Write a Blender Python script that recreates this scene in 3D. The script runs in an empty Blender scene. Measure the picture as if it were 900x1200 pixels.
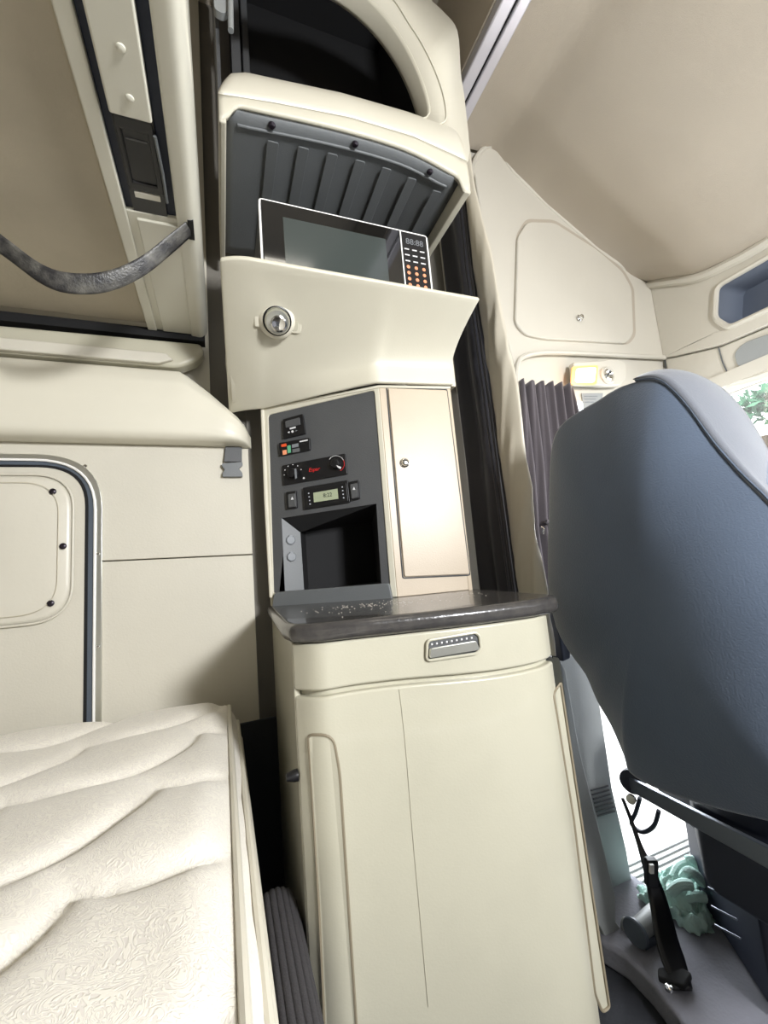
import bpy, bmesh, math, random
from mathutils import Vector, Matrix, noise
random.seed(7)
C = bpy.context.scene.collection
SC = bpy.context.scene
PI = math.pi
V = Vector
H = 1.0                      # eye height above the cab floor; all builder coordinates are relative to the eye

# ------------------------------------------------------------------ camera
YAW, PITCH, ROLL, FPX = math.radians(21.35), math.radians(7.65), math.radians(-4.86), 495.0
cy, sy, cp, sp = math.cos(YAW), math.sin(YAW), math.cos(PITCH), math.sin(PITCH)
FW = V((sy*cp, cy*cp, sp)); r0 = V((cy, -sy, 0)); u0 = r0.cross(FW)
cr, sr = math.cos(ROLL), math.sin(ROLL)
RT = cr*r0 + sr*u0; UP = -sr*r0 + cr*u0
cam = bpy.data.cameras.new('camera'); co = bpy.data.objects.new('camera', cam); C.objects.link(co)
m = Matrix((RT, UP, -FW)).transposed().to_4x4(); m.translation = V((0, 0, H)); co.matrix_world = m
cam.sensor_fit = 'HORIZONTAL'; cam.sensor_width = 36.0; cam.lens = 36.0*FPX/900.0; cam.clip_start = 0.02
SC.camera = co

# ------------------------------------------------------------------ world, light, exposure
SC.view_settings.view_transform = 'Standard'; SC.view_settings.look = 'None'
SC.view_settings.exposure = 0.5; SC.view_settings.gamma = 1.0
SC.view_settings.use_curve_mapping = False
w = bpy.data.worlds.new('sky'); SC.world = w; w.use_nodes = True
bg = w.node_tree.nodes['Background']; bg.inputs[0].default_value = (0.93, 0.96, 1.0, 1); bg.inputs[1].default_value = 3.0

def area(name, loc, aim, sx, sy_, power, col=(1, 1, 1)):
    l = bpy.data.lights.new(name, 'AREA'); l.shape = 'RECTANGLE'; l.size = sx; l.size_y = sy_
    l.energy = power; l.color = col
    o = bpy.data.objects.new(name, l); C.objects.link(o); o.location = V(loc) + V((0, 0, H))
    o.rotation_euler = (V(aim) - V(loc)).to_track_quat('-Z', 'Y').to_euler()
    return o
# daylight through the passenger window (behind the eye), the windscreen and the open driver's door
area('passenger_window_daylight', (.95, -1.32, .62), (.15, 1.2, .1), .34, .3, 58, (.97, .98, 1))
area('windscreen_daylight', (2.5, .1, .45), (.6, .2, .2), 1.6, .6, 15, (.93, .96, 1))
area('open_door_daylight', (1.65, 1.75, -.2), (1.3, .6, -.6), .9, 1.2, 30, (.88, .94, 1))
# unseen fill light added under the roof behind the eye
area('roof_fill_light', (.35, -.25, 1.70), (.35, .0, 0), .35, .25, 2, (1, .94, .82))
sun = bpy.data.lights.new('sun', 'SUN'); sun.energy = 4; sun.angle = .01; sun.color = (1, .96, .9)
so = bpy.data.objects.new('sun', sun); C.objects.link(so); so.rotation_euler = (V((.25, -.25, -.9))).to_track_quat('-Z', 'Y').to_euler()

# ------------------------------------------------------------------ helpers
def ray(x, y): return RT*((x-450)/FPX) - UP*((y-600)/FPX) + FW
def XP(x, y, v): d = ray(x, y); return d*(v/d.x)
def YP(x, y, v): d = ray(x, y); return d*(v/d.y)
def ZP(x, y, v): d = ray(x, y); return d*(v/d.z)
def PP(x, y, p, n): d = ray(x, y); return d*(V(p).dot(n)/d.dot(n))

def srgb(r, g, b):
    f = lambda c: (c/255/12.92 if c/255 <= .04045 else ((c/255+.055)/1.055)**2.4)
    return (f(r), f(g), f(b), 1)

def mat(name, rgb, rough=.5, metal=0., grain=0., gscale=300., var=0., vscale=3., emit=None, es=0., sheen=0., rgb2=None, coat=0., trans=0.):
    m = bpy.data.materials.new(name); m.use_nodes = True; nt = m.node_tree; N = nt.nodes; L = nt.links
    b = N['Principled BSDF']; col = srgb(*rgb)
    b.inputs['Base Color'].default_value = col; b.inputs['Roughness'].default_value = rough; b.inputs['Metallic'].default_value = metal
    if sheen: b.inputs['Sheen Weight'].default_value = sheen; b.inputs['Sheen Roughness'].default_value = .4
    if coat: b.inputs['Coat Weight'].default_value = coat
    if trans: b.inputs['Transmission Weight'].default_value = trans
    tc = N.new('ShaderNodeTexCoord')
    if var:
        n = N.new('ShaderNodeTexNoise'); n.inputs['Scale'].default_value = vscale; n.inputs['Detail'].default_value = 6
        L.new(tc.outputs['Object'], n.inputs['Vector'])
        mx = N.new('ShaderNodeMix'); mx.data_type = 'RGBA'; mx.inputs[6].default_value = col
        c2 = srgb(*rgb2) if rgb2 else tuple(c*(1-var) for c in col[:3])+(1,)
        mx.inputs[7].default_value = c2
        rp_ = N.new('ShaderNodeMapRange'); rp_.inputs[1].default_value = .4; rp_.inputs[2].default_value = .7
        L.new(n.outputs[0], rp_.inputs[0]); L.new(rp_.outputs[0], mx.inputs[0]); L.new(mx.outputs[2], b.inputs['Base Color'])
    if grain:
        n2 = N.new('ShaderNodeTexNoise'); n2.inputs['Scale'].default_value = gscale; n2.inputs['Detail'].default_value = 3
        L.new(tc.outputs['Object'], n2.inputs['Vector'])
        bp = N.new('ShaderNodeBump'); bp.inputs['Strength'].default_value = grain; bp.inputs['Distance'].default_value = .002
        L.new(n2.outputs[0], bp.inputs['Height']); L.new(bp.outputs[0], b.inputs['Normal'])
    if emit: b.inputs['Emission Color'].default_value = srgb(*emit); b.inputs['Emission Strength'].default_value = es
    return m

M = dict(
    beige=mat('beige_plastic', (203, 198, 180), .42, grain=.12, gscale=260, var=.04, vscale=4),
    beige_w=mat('beige_wall_vinyl', (202, 197, 182), .6, grain=.2, gscale=180, var=.06, vscale=3),
    beige_s=mat('beige_smooth', (212, 207, 190), .35, var=.03, vscale=5),
    tan=mat('tan_door_plastic', (188, 173, 151), .38, grain=.15, gscale=260, var=.05, vscale=6),
    cab=mat('worn_cabinet_plastic', (186, 182, 163), .30, grain=.1, gscale=260, var=.09, vscale=5, coat=.2),
    bunk=mat('bunk_underside_board', (184, 174, 154), .7, grain=.3, gscale=120, var=.14, vscale=5),
    rail=mat('painted_rail', (210, 207, 192), .3, coat=.3),
    head=mat('headliner_fabric', (184, 174, 158), .85, grain=.4, gscale=400, var=.08, vscale=2),
    liner=mat('cab_liner_plastic', (204, 199, 186), .5, grain=.12, gscale=240, var=.03),
    dark=mat('charcoal_plastic', (78, 79, 80), .5, grain=.35, gscale=350, var=.1, vscale=8),
    dark2=mat('slate_grey_plastic', (98, 101, 102), .45, grain=.3, gscale=350),
    black=mat('black_plastic', (18, 18, 20), .35),
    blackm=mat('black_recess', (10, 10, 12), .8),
    counter=mat('worn_black_counter', (60, 58, 57), .26, grain=.4, gscale=120, var=.2, vscale=50, rgb2=(72, 69, 66), coat=.3),
    crumb=mat('crumbs', (176, 170, 158), .8),
    chrome=mat('chrome', (225, 225, 222), .12, metal=1),
    alum=mat('brushed_aluminium', (206, 206, 198), .28, metal=.9),
    rubber=mat('grey_rubber_seal', (78, 86, 96), .45),
    vinyl=mat('cream_vinyl', (208, 203, 188), .38, grain=.15, gscale=90, var=.03, coat=.2),
    stitch=mat('stitching', (190, 182, 160), .8),
    snap=mat('dark_snap', (44, 38, 46), .3, metal=.5),
    curtain=mat('charcoal_curtain', (56, 56, 62), .42, grain=.4, gscale=160, sheen=.2),
    curtain2=mat('plum_grey_curtain', (84, 78, 82), .8, grain=.3, gscale=200, sheen=.4),
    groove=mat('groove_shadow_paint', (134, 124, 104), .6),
    rear=mat('rear_padding_and_shade', (120, 116, 108), .8, grain=.3),  # dark to cut bounce behind the eye; stands in for shade on wall_left
    lining=mat('cream_curtain_lining', (200, 193, 176), .4, grain=.2, gscale=50, coat=.2),
    seat=mat('slate_seat_fabric', (80, 93, 112), .8, grain=.4, gscale=300, var=.12, vscale=5, sheen=.7),
    seat2=mat('grey_seat_bolster', (98, 102, 110), .75, grain=.4, gscale=300, sheen=.5),
    navy=mat('navy_black_plastic', (24, 31, 48), .6),
    steel=mat('worn_steel', (120, 128, 140), .35, metal=.8),
    pillar=mat('grey_pillar_plastic', (150, 153, 152), .5, grain=.2, gscale=260),
    carpet=mat('grey_floor_mat', (122, 122, 130), .85, grain=.8, gscale=120, var=.2, vscale=9),
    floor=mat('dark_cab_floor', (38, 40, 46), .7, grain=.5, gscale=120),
    ribmat=mat('charcoal_ribbed_cloth', (58, 56, 58), .9, grain=.6, gscale=300),
    towel=mat('mint_towel', (172, 200, 192), .95, grain=1., gscale=220),
    glass_b=mat('black_glass', (14, 15, 16), .06, coat=.5),
    mw_win=mat('microwave_window', (62, 68, 66), .12),
    white=mat('white_trim', (240, 238, 234), .3),
    lcd=mat('lcd', (160, 168, 140), .3),
    ink=mat('lcd_digits', (60, 66, 56), .5),
    red=mat('red_print', (200, 40, 40), .5), orange=mat('orange_print', (222, 84, 40), .5), green=mat('green_print', (96, 170, 130), .5),
    wprint=mat('white_print', (220, 220, 220), .5), gprint=mat('grey_print', (120, 124, 128), .5),
    oprint=mat('amber_print', (232, 150, 110), .5),
    lamp=mat('lit_lens', (255, 226, 190), .4, emit=(255, 214, 160), es=3.5),
    lamp2=mat('amber_halo_rim', (255, 190, 120), .4, emit=(255, 150, 60), es=.9),
    navyglass=mat('grey_blue_pocket', (96, 104, 118), .7, grain=.3),
    track=mat('satin_track', (206, 204, 212), .3, metal=.3),
    leaf=mat('tree_leaf', (40, 96, 66), .8), bark=mat('tree_bark', (90, 80, 70), .9),
    ground=mat('pale_concrete', (200, 200, 198), .9, var=.1, vscale=2),
)
# mattress ticking: off-white damask with a fine woven figure
def damask():
    m = mat('damask_ticking', (228, 223, 213), .55); nt = m.node_tree; N = nt.nodes; L = nt.links; b = N['Principled BSDF']
    tc = N.new('ShaderNodeTexCoord'); n = N.new('ShaderNodeTexNoise'); n.inputs['Scale'].default_value = 38; n.inputs['Detail'].default_value = 2; n.inputs['Distortion'].default_value = 2.2
    L.new(tc.outputs['Object'], n.inputs['Vector'])
    mth = N.new('ShaderNodeMath'); mth.operation = 'PINGPONG'; mth.inputs[1].default_value = .06; L.new(n.outputs[0], mth.inputs[0])
    mr = N.new('ShaderNodeMapRange'); mr.inputs[1].default_value = .02; mr.inputs[2].default_value = .035; L.new(mth.outputs[0], mr.inputs[0])
    mx = N.new('ShaderNodeMix'); mx.data_type = 'RGBA'; mx.inputs[6].default_value = srgb(221, 215, 205); mx.inputs[7].default_value = srgb(232, 227, 214)
    L.new(mr.outputs[0], mx.inputs[0]); L.new(mx.outputs[2], b.inputs['Base Color'])
    bp = N.new('ShaderNodeBump'); bp.inputs['Strength'].default_value = .35; bp.inputs['Distance'].default_value = .002
    L.new(mr.outputs[0], bp.inputs['Height']); L.new(bp.outputs[0], b.inputs['Normal'])
    b.inputs['Sheen Weight'].default_value = .2
    return m
M['damask'] = damask()

def thing(name, label, cat, group=None):
    o = bpy.data.objects.new(name, None); C.objects.link(o); o['label'] = label; o['category'] = cat
    if group: o['group'] = group
    return o
def tag(o, label, cat, group=None):
    o['label'] = label; o['category'] = cat
    if group: o['group'] = group
    return o

def obj(name, bm, mt, parent=None, bevel=0., seg=2, smooth=True, sub=0, solid=0., soff=-1, angle=35):
    bm.normal_update()
    me = bpy.data.meshes.new(name)
    for v in bm.verts: v.co.z += H
    bm.to_mesh(me); bm.free()
    me.materials.append(M[mt] if isinstance(mt, str) else mt)
    o = bpy.data.objects.new(name, me); C.objects.link(o)
    if parent: o.parent = parent
    if smooth:
        me.shade_smooth()
        if not sub and not bevel: me.set_sharp_from_angle(angle=math.radians(angle))
    if solid:
        s = o.modifiers.new('solid', 'SOLIDIFY'); s.thickness = solid; s.offset = soff
    if bevel:
        s = o.modifiers.new('bevel', 'BEVEL'); s.width = bevel; s.segments = seg; s.limit_method = 'ANGLE'; s.angle_limit = math.radians(30); s.harden_normals = True
    if sub:
        s = o.modifiers.new('sub', 'SUBSURF'); s.levels = sub; s.render_levels = sub
    return o

def finish(root):
    """move an Empty to the base of its parts, keeping the parts where they are"""
    lo = V((1e9,)*3); hi = V((-1e9,)*3); lst = []
    def walk(o):
        for c in o.children:
            lst.append(c); walk(c)
    bpy_children = walk(root)
    for c in lst:
        if c.type == 'MESH':
            for v in c.data.vertices:
                for i in range(3): lo[i] = min(lo[i], v.co[i]); hi[i] = max(hi[i], v.co[i])
    loc = V(((lo.x+hi.x)/2, (lo.y+hi.y)/2, lo.z))
    for c in lst:
        if c.type == 'MESH': c.data.transform(Matrix.Translation(-loc))
    root.location = loc

NB = bmesh.new
def box(bm, c, s, ax=None):
    c = V(c); X, Y, Z = ax if ax else (V((1, 0, 0)), V((0, 1, 0)), V((0, 0, 1)))
    vs = [bm.verts.new(c + X*(i*s[0]/2) + Y*(j*s[1]/2) + Z*(k*s[2]/2)) for i in (-1, 1) for j in (-1, 1) for k in (-1, 1)]
    for f in ((0, 1, 3, 2), (4, 6, 7, 5), (0, 4, 5, 1), (2, 3, 7, 6), (0, 2, 6, 4), (1, 5, 7, 3)): bm.faces.new([vs[i] for i in f])
    return bm
def bx(x0, x1, y0, y1, z0, z1, bm=None):
    return box(bm or NB(), ((x0+x1)/2, (y0+y1)/2, (z0+z1)/2), (abs(x1-x0), abs(y1-y0), abs(z1-z0)))
def prism(pts, vec, bm=None):
    bm = bm or NB(); vec = V(vec)
    a = [bm.verts.new(V(p)) for p in pts]; b = [bm.verts.new(V(p)+vec) for p in pts]; n = len(pts)
    bm.faces.new(a); bm.faces.new(b[::-1])
    for i in range(n): bm.faces.new((a[(i+1) % n], a[i], b[i], b[(i+1) % n]))
    bmesh.ops.recalc_face_normals(bm, faces=bm.faces[:])
    return bm
def plate(outer, holes, vec):
    """flat plate with holes, extruded along vec"""
    from mathutils.geometry import tessellate_polygon
    bm = NB(); lps = [[V(p) for p in lp] for lp in [outer]+holes]
    flat = [bm.verts.new(p) for lp in lps for p in lp]
    for t in tessellate_polygon(lps):
        if len(set(t)) == 3:
            try: bm.faces.new([flat[i] for i in t])
            except ValueError: pass
    fs = bm.faces[:]
    r = bmesh.ops.extrude_face_region(bm, geom=fs)
    vv = [g for g in r['geom'] if isinstance(g, bmesh.types.BMVert)]
    bmesh.ops.translate(bm, verts=vv, vec=V(vec))
    bmesh.ops.recalc_face_normals(bm, faces=bm.faces[:])
    return bm
def rp(pts, r, n=5):
    """round the corners of a polygon"""
    out = []; N_ = len(pts); rr = r if isinstance(r, (list, tuple)) else [r]*N_
    for i in range(N_):
        p = V(pts[i]); a = V(pts[i-1]); b = V(pts[(i+1) % N_]); da = (a-p); db = (b-p); q = rr[i]
        if q <= 0: out.append(p); continue
        q = min(q, da.length*.48, db.length*.48)
        s = p + da.normalized()*q; e = p + db.normalized()*q
        for k in range(n+1):
            t = k/n; out.append(s*(1-t)**2 + p*2*t*(1-t) + e*t*t)
    return out
def tube(path, r, n=10, closed=False, bm=None, cap=True, flat=1.):
    bm = bm or NB(); P = [V(p) for p in path]; k = len(P); rings = []; prev = None
    for i, p in enumerate(P):
        t = (P[(i+1) % k] - P[i-1]) if closed else (P[min(i+1, k-1)] - P[max(i-1, 0)])
        t.normalize()
        if prev is None:
            a = V((0, 0, 1)) if abs(t.z) < .9 else V((1, 0, 0)); u = t.cross(a).normalized()
        else: u = (prev - t*prev.dot(t)).normalized()
        prev = u; v = t.cross(u); ri = r[i] if isinstance(r, (list, tuple)) else r
        rings.append([bm.verts.new(p + (u*math.cos(2*PI*j/n) + v*math.sin(2*PI*j/n)*flat)*ri) for j in range(n)])
    for i in range(k if closed else k-1):
        A, B = rings[i], rings[(i+1) % k]
        for j in range(n): bm.faces.new((A[j], A[(j+1) % n], B[(j+1) % n], B[j]))
    if cap and not closed: bm.faces.new(rings[0][::-1]); bm.faces.new(rings[-1])
    bmesh.ops.recalc_face_normals(bm, faces=bm.faces[:])
    return bm
def lathe(prof, c, ax, n=24, bm=None):
    """prof = (radius, height) pairs along axis ax from c"""
    bm = bm or NB(); ax = V(ax).normalized(); a = V((0, 0, 1)) if abs(ax.z) < .9 else V((1, 0, 0)); u = ax.cross(a).normalized(); v = ax.cross(u); c = V(c)
    rings = [[bm.verts.new(c + ax*h + (u*math.cos(2*PI*j/n)+v*math.sin(2*PI*j/n))*max(r, 1e-5)) for j in range(n)] for r, h in prof]
    for A, B in zip(rings, rings[1:]):
        for j in range(n): bm.faces.new((A[j], A[(j+1) % n], B[(j+1) % n], B[j]))
    bm.faces.new(rings[0][::-1]); bm.faces.new(rings[-1])
    bmesh.ops.remove_doubles(bm, verts=bm.verts[:], dist=1e-6)
    bmesh.ops.recalc_face_normals(bm, faces=bm.faces[:])
    return bm
def grid(fn, nu, nv, bm=None, cu=False):
    bm = bm or NB(); vs = [[bm.verts.new(fn(i/nu, j/nv)) for j in range(nv+1)] for i in range(nu+1)]
    for i in range(nu):
        for j in range(nv): bm.faces.new((vs[i][j], vs[i+1][j], vs[i+1][j+1], vs[i][j+1]))
    return bm
def ball(c, r, bm=None, s=(1, 1, 1), n=10):
    bm = bm or NB(); bmesh.ops.create_uvsphere(bm, u_segments=n*2, v_segments=n, radius=r, matrix=Matrix.Translation(V(c)) @ Matrix.Diagonal(V(s)).to_4x4()); return bm
def ipol(tab, x):
    if x <= tab[0][0]: return tab[0][1]
    for (a, b), (c, d) in zip(tab, tab[1:]):
        if x <= c: return b + (d-b)*(x-a)/(c-a)
    return tab[-1][1]
def lerp(a, b, t): return V(a)*(1-t) + V(b)*t
def pathpt(P, t):
    P = [V(p) for p in P]; L_ = [0]
    for a, b in zip(P, P[1:]): L_.append(L_[-1] + (b-a).length)
    s = t*L_[-1]
    for i in range(len(P)-1):
        if s <= L_[i+1] + 1e-9: return P[i].lerp(P[i+1], (s-L_[i])/(L_[i+1]-L_[i]))
    return P[-1]
def smooth_path(P, n):
    """Catmull-Rom through points"""
    P = [V(p) for p in P]; out = []; k = len(P)
    for i in range(k-1):
        p0, p1, p2, p3 = P[max(i-1, 0)], P[i], P[i+1], P[min(i+2, k-1)]
        for j in range(n):
            t = j/n; out.append(.5*((2*p1) + (p2-p0)*t + (2*p0-5*p1+4*p2-p3)*t*t + (3*p1-p0-3*p2+p3)*t**3))
    out.append(P[-1]); return out
def text_mesh(name, s, org, udir, vdir, size, mt, parent, lift=.0006, shear=0., align='CENTER'):
    cu = bpy.data.curves.new(name, 'FONT'); cu.body = s; cu.size = size; cu.align_x = align; cu.align_y = 'CENTER'; cu.shear = shear; cu.extrude = .0002
    to = bpy.data.objects.new(name, cu); C.objects.link(to)
    dg = bpy.context.evaluated_depsgraph_get(); me = bpy.data.meshes.new_from_object(to.evaluated_get(dg))
    bpy.data.objects.remove(to)
    bm = NB(); bm.from_mesh(me); bpy.data.meshes.remove(me)
    u = V(udir).normalized(); v = V(vdir).normalized(); n = u.cross(v)
    for q in bm.verts: q.co = V(org) + u*q.co.x + v*q.co.y + n*(q.co.z + lift)
    return obj(name, bm, mt, parent, smooth=False)
def struct(o): o['kind'] = 'structure'; return o
def screw(parent, c, ax, r=.005, mt='alum', name='screw'):
    return obj(name, lathe([(r, 0), (r, r*.3), (r*.7, r*.7), (0, r*.8)], c, ax, 12), mt, parent)
#SECTION setting
# ------------------------------------------------------------------ the setting
YW = 1.42          # sleeper side wall
YF = 1.36          # liner of the cab side wall ahead of the partition
XF = 2.12          # overhead console
# side wall of the sleeper in two vinyl panels with a seam, hatch hole cut out of them
wl = struct(obj('wall_left', bx(-1.15, 1.12, YW+.05, YW+.09, -1.06, 2.25), 'rear'))  # grey body colour stands in for shade on the upper wall
zs = YP(131, 657, YW).z; zs2 = YP(292, 650, YW).z
xc = .092
hx0, hx1, hz0, hz1 = -1.02, YP(120, 640, YW).x - .012, -.62, YP(40, 532, YW).z - .012
ho = rp([(hx0, YW, hz0), (hx1, YW, hz0), (hx1, YW, hz1), (hx0, YW, hz1)], .11, 8)
zb = .44
up = plate([(-1.14, YW, zs-.012), (xc, YW, zs2), (xc, YW, zb+.05), (-1.14, YW, zb+.05)], [], (0, .01, 0))
obj('kick_or_shade_panel', bx(-.06, .16, YW-.008, YW+.0, -1.05, -.42), 'floor', wl, bevel=.003)  # dark panel stands in for the cabinet's shade on the lower wall
def wallpanel(z0f, z1f, nm, mt='beige_w'):
    # panel between two heights, skipping the hatch
    a = [(hx1+.002, YW, z0f(hx1)), (xc, YW, z0f(xc)), (xc, YW, z1f(xc)), (hx1+.002, YW, z1f(hx1))]
    return obj(nm, prism(a, (0, .049, 0)), mt, wl, bevel=.003)
sz = lambda x: zs + (zs2-zs)*(x-hx1)/(xc-hx1)
obj('upper_panel', prism([(hx1+.002, YW, sz(hx1)+.0015), (xc, YW, sz(xc)+.0015), (xc, YW, zb+.05), (-1.14, YW, zb+.05), (-1.14, YW, hz1)] + [(hx1+.002-.15+.15*math.sin(t), YW, hz1-.15+.15*math.cos(t)) for t in [PI/2*k/10 for k in range(11)]], (0, .049, 0)), 'beige_w', wl, bevel=.003)
obj('top_panel', bx(-1.14, -.02, YW+.03, YW+.049, .5, 2.24), 'beige_w', wl)
wallpanel(lambda x: -1.05, lambda x: sz(x)-.0015, 'lower_panel')
# recessed end strip beside the cabinet tower, grey in place of its shade
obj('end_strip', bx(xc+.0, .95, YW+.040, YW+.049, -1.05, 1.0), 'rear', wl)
up.free()

# moulded bulge shelf over the wall panel: long rounded nose with a rounded end
shelf = struct(bpy.data.objects.new('trim_1', None)); C.objects.link(shelf)
def bulge(u, v):
    x = -1.14 + (1.14+.102)*u
    prof = [(YW, .437), (1.385, .432), (1.355, .437), (1.340, .452), (1.335, .49), (1.335, .56), (1.342, .62), (1.36, .662), (1.40, .675), (YW, .675)]
    p = pathpt([(0, a, b) for a, b in prof], v)
    d = max(0, x - (.102-.10)); e = d/.10            # rounded end
    top = ipol([(-9, .675), (-.10, .668), (-.02, .60), (.03, .55), (.07, .515), (.102, .47)], x)
    z = .432 + (p.z-.432)*(top-.432)/(.675-.432)
    y = YW - (YW-p.y)*math.sqrt(max(0, 1-e**3))
    return V((x, y, z))
obj('shelf_nose', grid(bulge, 60, 36), 'beige_s', shelf, angle=60)
obj('shelf_pad', prism(rp([(-1.14, 1.365, .675), (-.11, 1.365, .672), (-.055, 1.365, .70), (-.03, 1.365, .735), (-.045, 1.365, .76), (-1.14, 1.365, .745)], [0, .02, .02, .02, .01, 0], 5), (0, .06, 0)), 'cab', shelf, bevel=.012, seg=4)
obj('pad_step', prism([(-1.14, 1.352, .677), (-.16, 1.352, .674), (-.12, 1.352, .69), (-.14, 1.352, .71), (-1.14, 1.352, .712)], (0, .02, 0)), 'beige_w', shelf, bevel=.006, seg=3)

# rear wall, far side wall with passenger window, ceilings, floors (behind the eye but part of the cab)
struct(obj('wall_back', bx(-1.2, -1.15, -1.3, 1.52, -1.0, 2.3), 'rear'))
pw = [(.55, -1.3, .25), (1.75, -1.3, .25), (1.6, -1.3, .95), (.55, -1.3, .95)]
struct(obj('wall_right', plate([(-1.2, -1.3, -1), (2.2, -1.3, -1), (2.2, -1.3, 2.3), (-1.2, -1.3, 2.3)], [pw], (0, -.05, 0)), 'rear'))
struct(obj('floor', prism([(-1.2, -1.35, -1.12), (2.9, -1.35, -1.12), (2.9, 1.1, -1.12), (1.1, 1.1, -1.12), (1.1, 1.49, -1.12), (-1.2, 1.49, -1.12)], (0, 0, .06)), 'floor'))
fm = [(.885, .99), (.905, .93), (.90, .86), (.885, .80), (.87, .74), (.86, .6), (.86, -1.2), (2.2, -1.2), (2.2, 1.06), (1.16, 1.06), (1.16, 1.15), (1.02, 1.15), (.93, 1.06)]
fl = struct(obj('trim_2', prism([(x, y, -1.06) for x, y in fm], (0, 0, .06)), 'carpet', bevel=.012, seg=3))
# threshold strip with ribs at the open door
th = struct(bpy.data.objects.new('trim_3', None)); C.objects.link(th)
obj('threshold', bx(1.15, 2.1, 1.06, 1.19, -1.06, -1.02), 'white', th, bevel=.004)
for k in range(5):
    y = 1.072+k*.022
    obj('rib', bx(1.17, 2.05, y, y+.005, -1.02, -1.014), 'pillar', th)

# headliner: loft from the curtain track down to the windscreen header, rolled down along both sides
side_z = [(.93, 1.84)] + [(p.x, p.z) for p in (YP(a, b, YF) for a, b in ((566, 174), (578, 172), (600, 200), (640, 240), (700, 292), (740, 320), (765, 331)))]
head_z = [(-1.3, 1.20), (.86, 1.20), (1.0, 1.21), (1.13, 1.235), (1.25, 1.30), (1.36, 1.36)]
def headliner(u, v):
    x = .94 + (XF+.01-.94)*u
    y = -1.3 + (YF+.015+1.3)*(1-(1-v)**1.8)
    a = min(1, (YF-y)/.30); b = min(1, (y+1.3)/.25)
    zs_ = ipol(side_z, x)
    zc = zs_*(1-u) + ipol(head_z, y)*u + .13*math.sin(PI*min(1, u*1.02))**.8
    e = (1-(1-a)**2.2)
    zt = zs_ + (zc - zs_ + .02*(1-u))*e
    kk = min(1, max(0, (u-.80)/.2)); kk = kk*kk*(3-2*kk); zt = zt*(1-kk) + ipol(head_z, y)*kk
    return V((x, y, zt))
cl = struct(obj('ceiling', grid(headliner, 40, 60), 'head', solid=.02, soff=1, angle=80))
struct(obj('trim_6', bx(.93, 2.4, YF+.062, YF+.08, .70, 2.2), 'liner'))
struct(obj('trim_7', bx(XF+.21, XF+.24, -1.3, YF+.08, .70, 2.2), 'liner'))
struct(obj('trim_8', bx(.93, XF+.24, -1.3, YF+.08, 2.2, 2.22), 'liner'))
sc_ = struct(obj('trim_4', bx(-1.2, 1.0, -1.3, 1.52, 2.25, 2.3), 'head'))

# side liner of the cab: upper cupboard wall with cupboard door, lower band, all at YF
lin = struct(bpy.data.objects.new('wall_front_left', None)); C.objects.link(lin)
def YL(l, y): return [YP(a, b, y) for a, b in l]
band = .69*YF                        # height of the belt crease
crease = YL([(575, 172), (585, 178), (600, 200), (640, 240), (700, 292), (740, 320), (765, 331)], YF)
upper = YL([(606, 440), (606, 428), (612, 417), (640, 412), (700, 414), (779, 419), (772, 380)], YF) + crease[::-1] + YL([(560, 178), (556, 200), (575, 330)], YF)
obj('upper_liner', prism(upper, (0, .03, 0)), 'liner', lin, bevel=.012, seg=3)
bead = YL([(604, 470), (605, 440), (607, 426), (614, 418), (640, 413), (700, 415), (760, 418), (779, 419)], YF-.004)
obj('belt_bead', tube(smooth_path(bead, 4), .011, 8), 'liner', lin)
obj('side_bead', tube(smooth_path([p+V((0, .004, 0)) for p in YL([(552, 215), (556, 190), (566, 175), (576, 171), (588, 178), (600, 199), (640, 239), (700, 291), (740, 319), (766, 331)], YF)], 5), .012, 8), 'liner', lin)
obj('lower_liner', plate([V((1.0, YF+.02, .95)), V((XF+.1, YF+.02, .97)), V((XF+.4, YF+.02, -.02)), V((XF+.2, YF+.02, -.1)), V((1.0, YF+.02, -.1))],
    [[V((1.15, YF+.02, .66)), V((2.0, YF+.02, .70)), V((2.05, YF+.02, .0)), V((1.15, YF+.02, -.02))]], (0, .02, 0)), 'liner', lin)
obj('upper_backing', prism([V((.95, YF+.035, .9)), V((XF+.1, YF+.035, .9)), V((XF+.1, YF+.035, 1.45)), V((1.2, YF+.035, 1.95)), V((.95, YF+.035, 1.95))], (0, .02, 0)), 'liner', lin)
# cupboard door in the side liner
cd = [(607, 277), (618, 259), (650, 260), (700, 292), (730, 318), (741, 338), (743, 392), (735, 402), (640, 397), (616, 392), (604, 378)]
def offs(l, c, k): return [(c[0]+(x-c[0])*k, c[1]+(y-c[1])*k) for x, y in l]
obj('cupboard_groove', prism(rp(YL(offs(cd, (670, 345), 1.03), YF-.002), .03), (0, .006, 0)), 'head', lin)
dp = obj('cupboard_door', prism(rp(YL(cd, YF-.016), .03), (0, .02, 0)), 'liner', lin, bevel=.008, seg=3)
kc = YP(679, 373, YF-.02)
obj('cupboard_lock', lathe([(.016, 0), (.016, .004), (.011, .008), (.011, .016), (.008, .018), (0, .018)], kc, (0, -1, 0), 20), 'chrome', dp)
# belt line lower band split
for a, b in (((779, 419), (781, 446)),):
    obj('liner_joint', tube([YP(*a, YF+.005), YP(*b, YF+.005)], .003, 6), 'dark', lin)
obj('liner_joint', tube(smooth_path([YP(a, b, YF-.004) for a, b in ((765, 332), (766, 345), (772, 375), (780, 412), (779, 419))], 4), .003, 6), 'dark2', lin)

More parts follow.
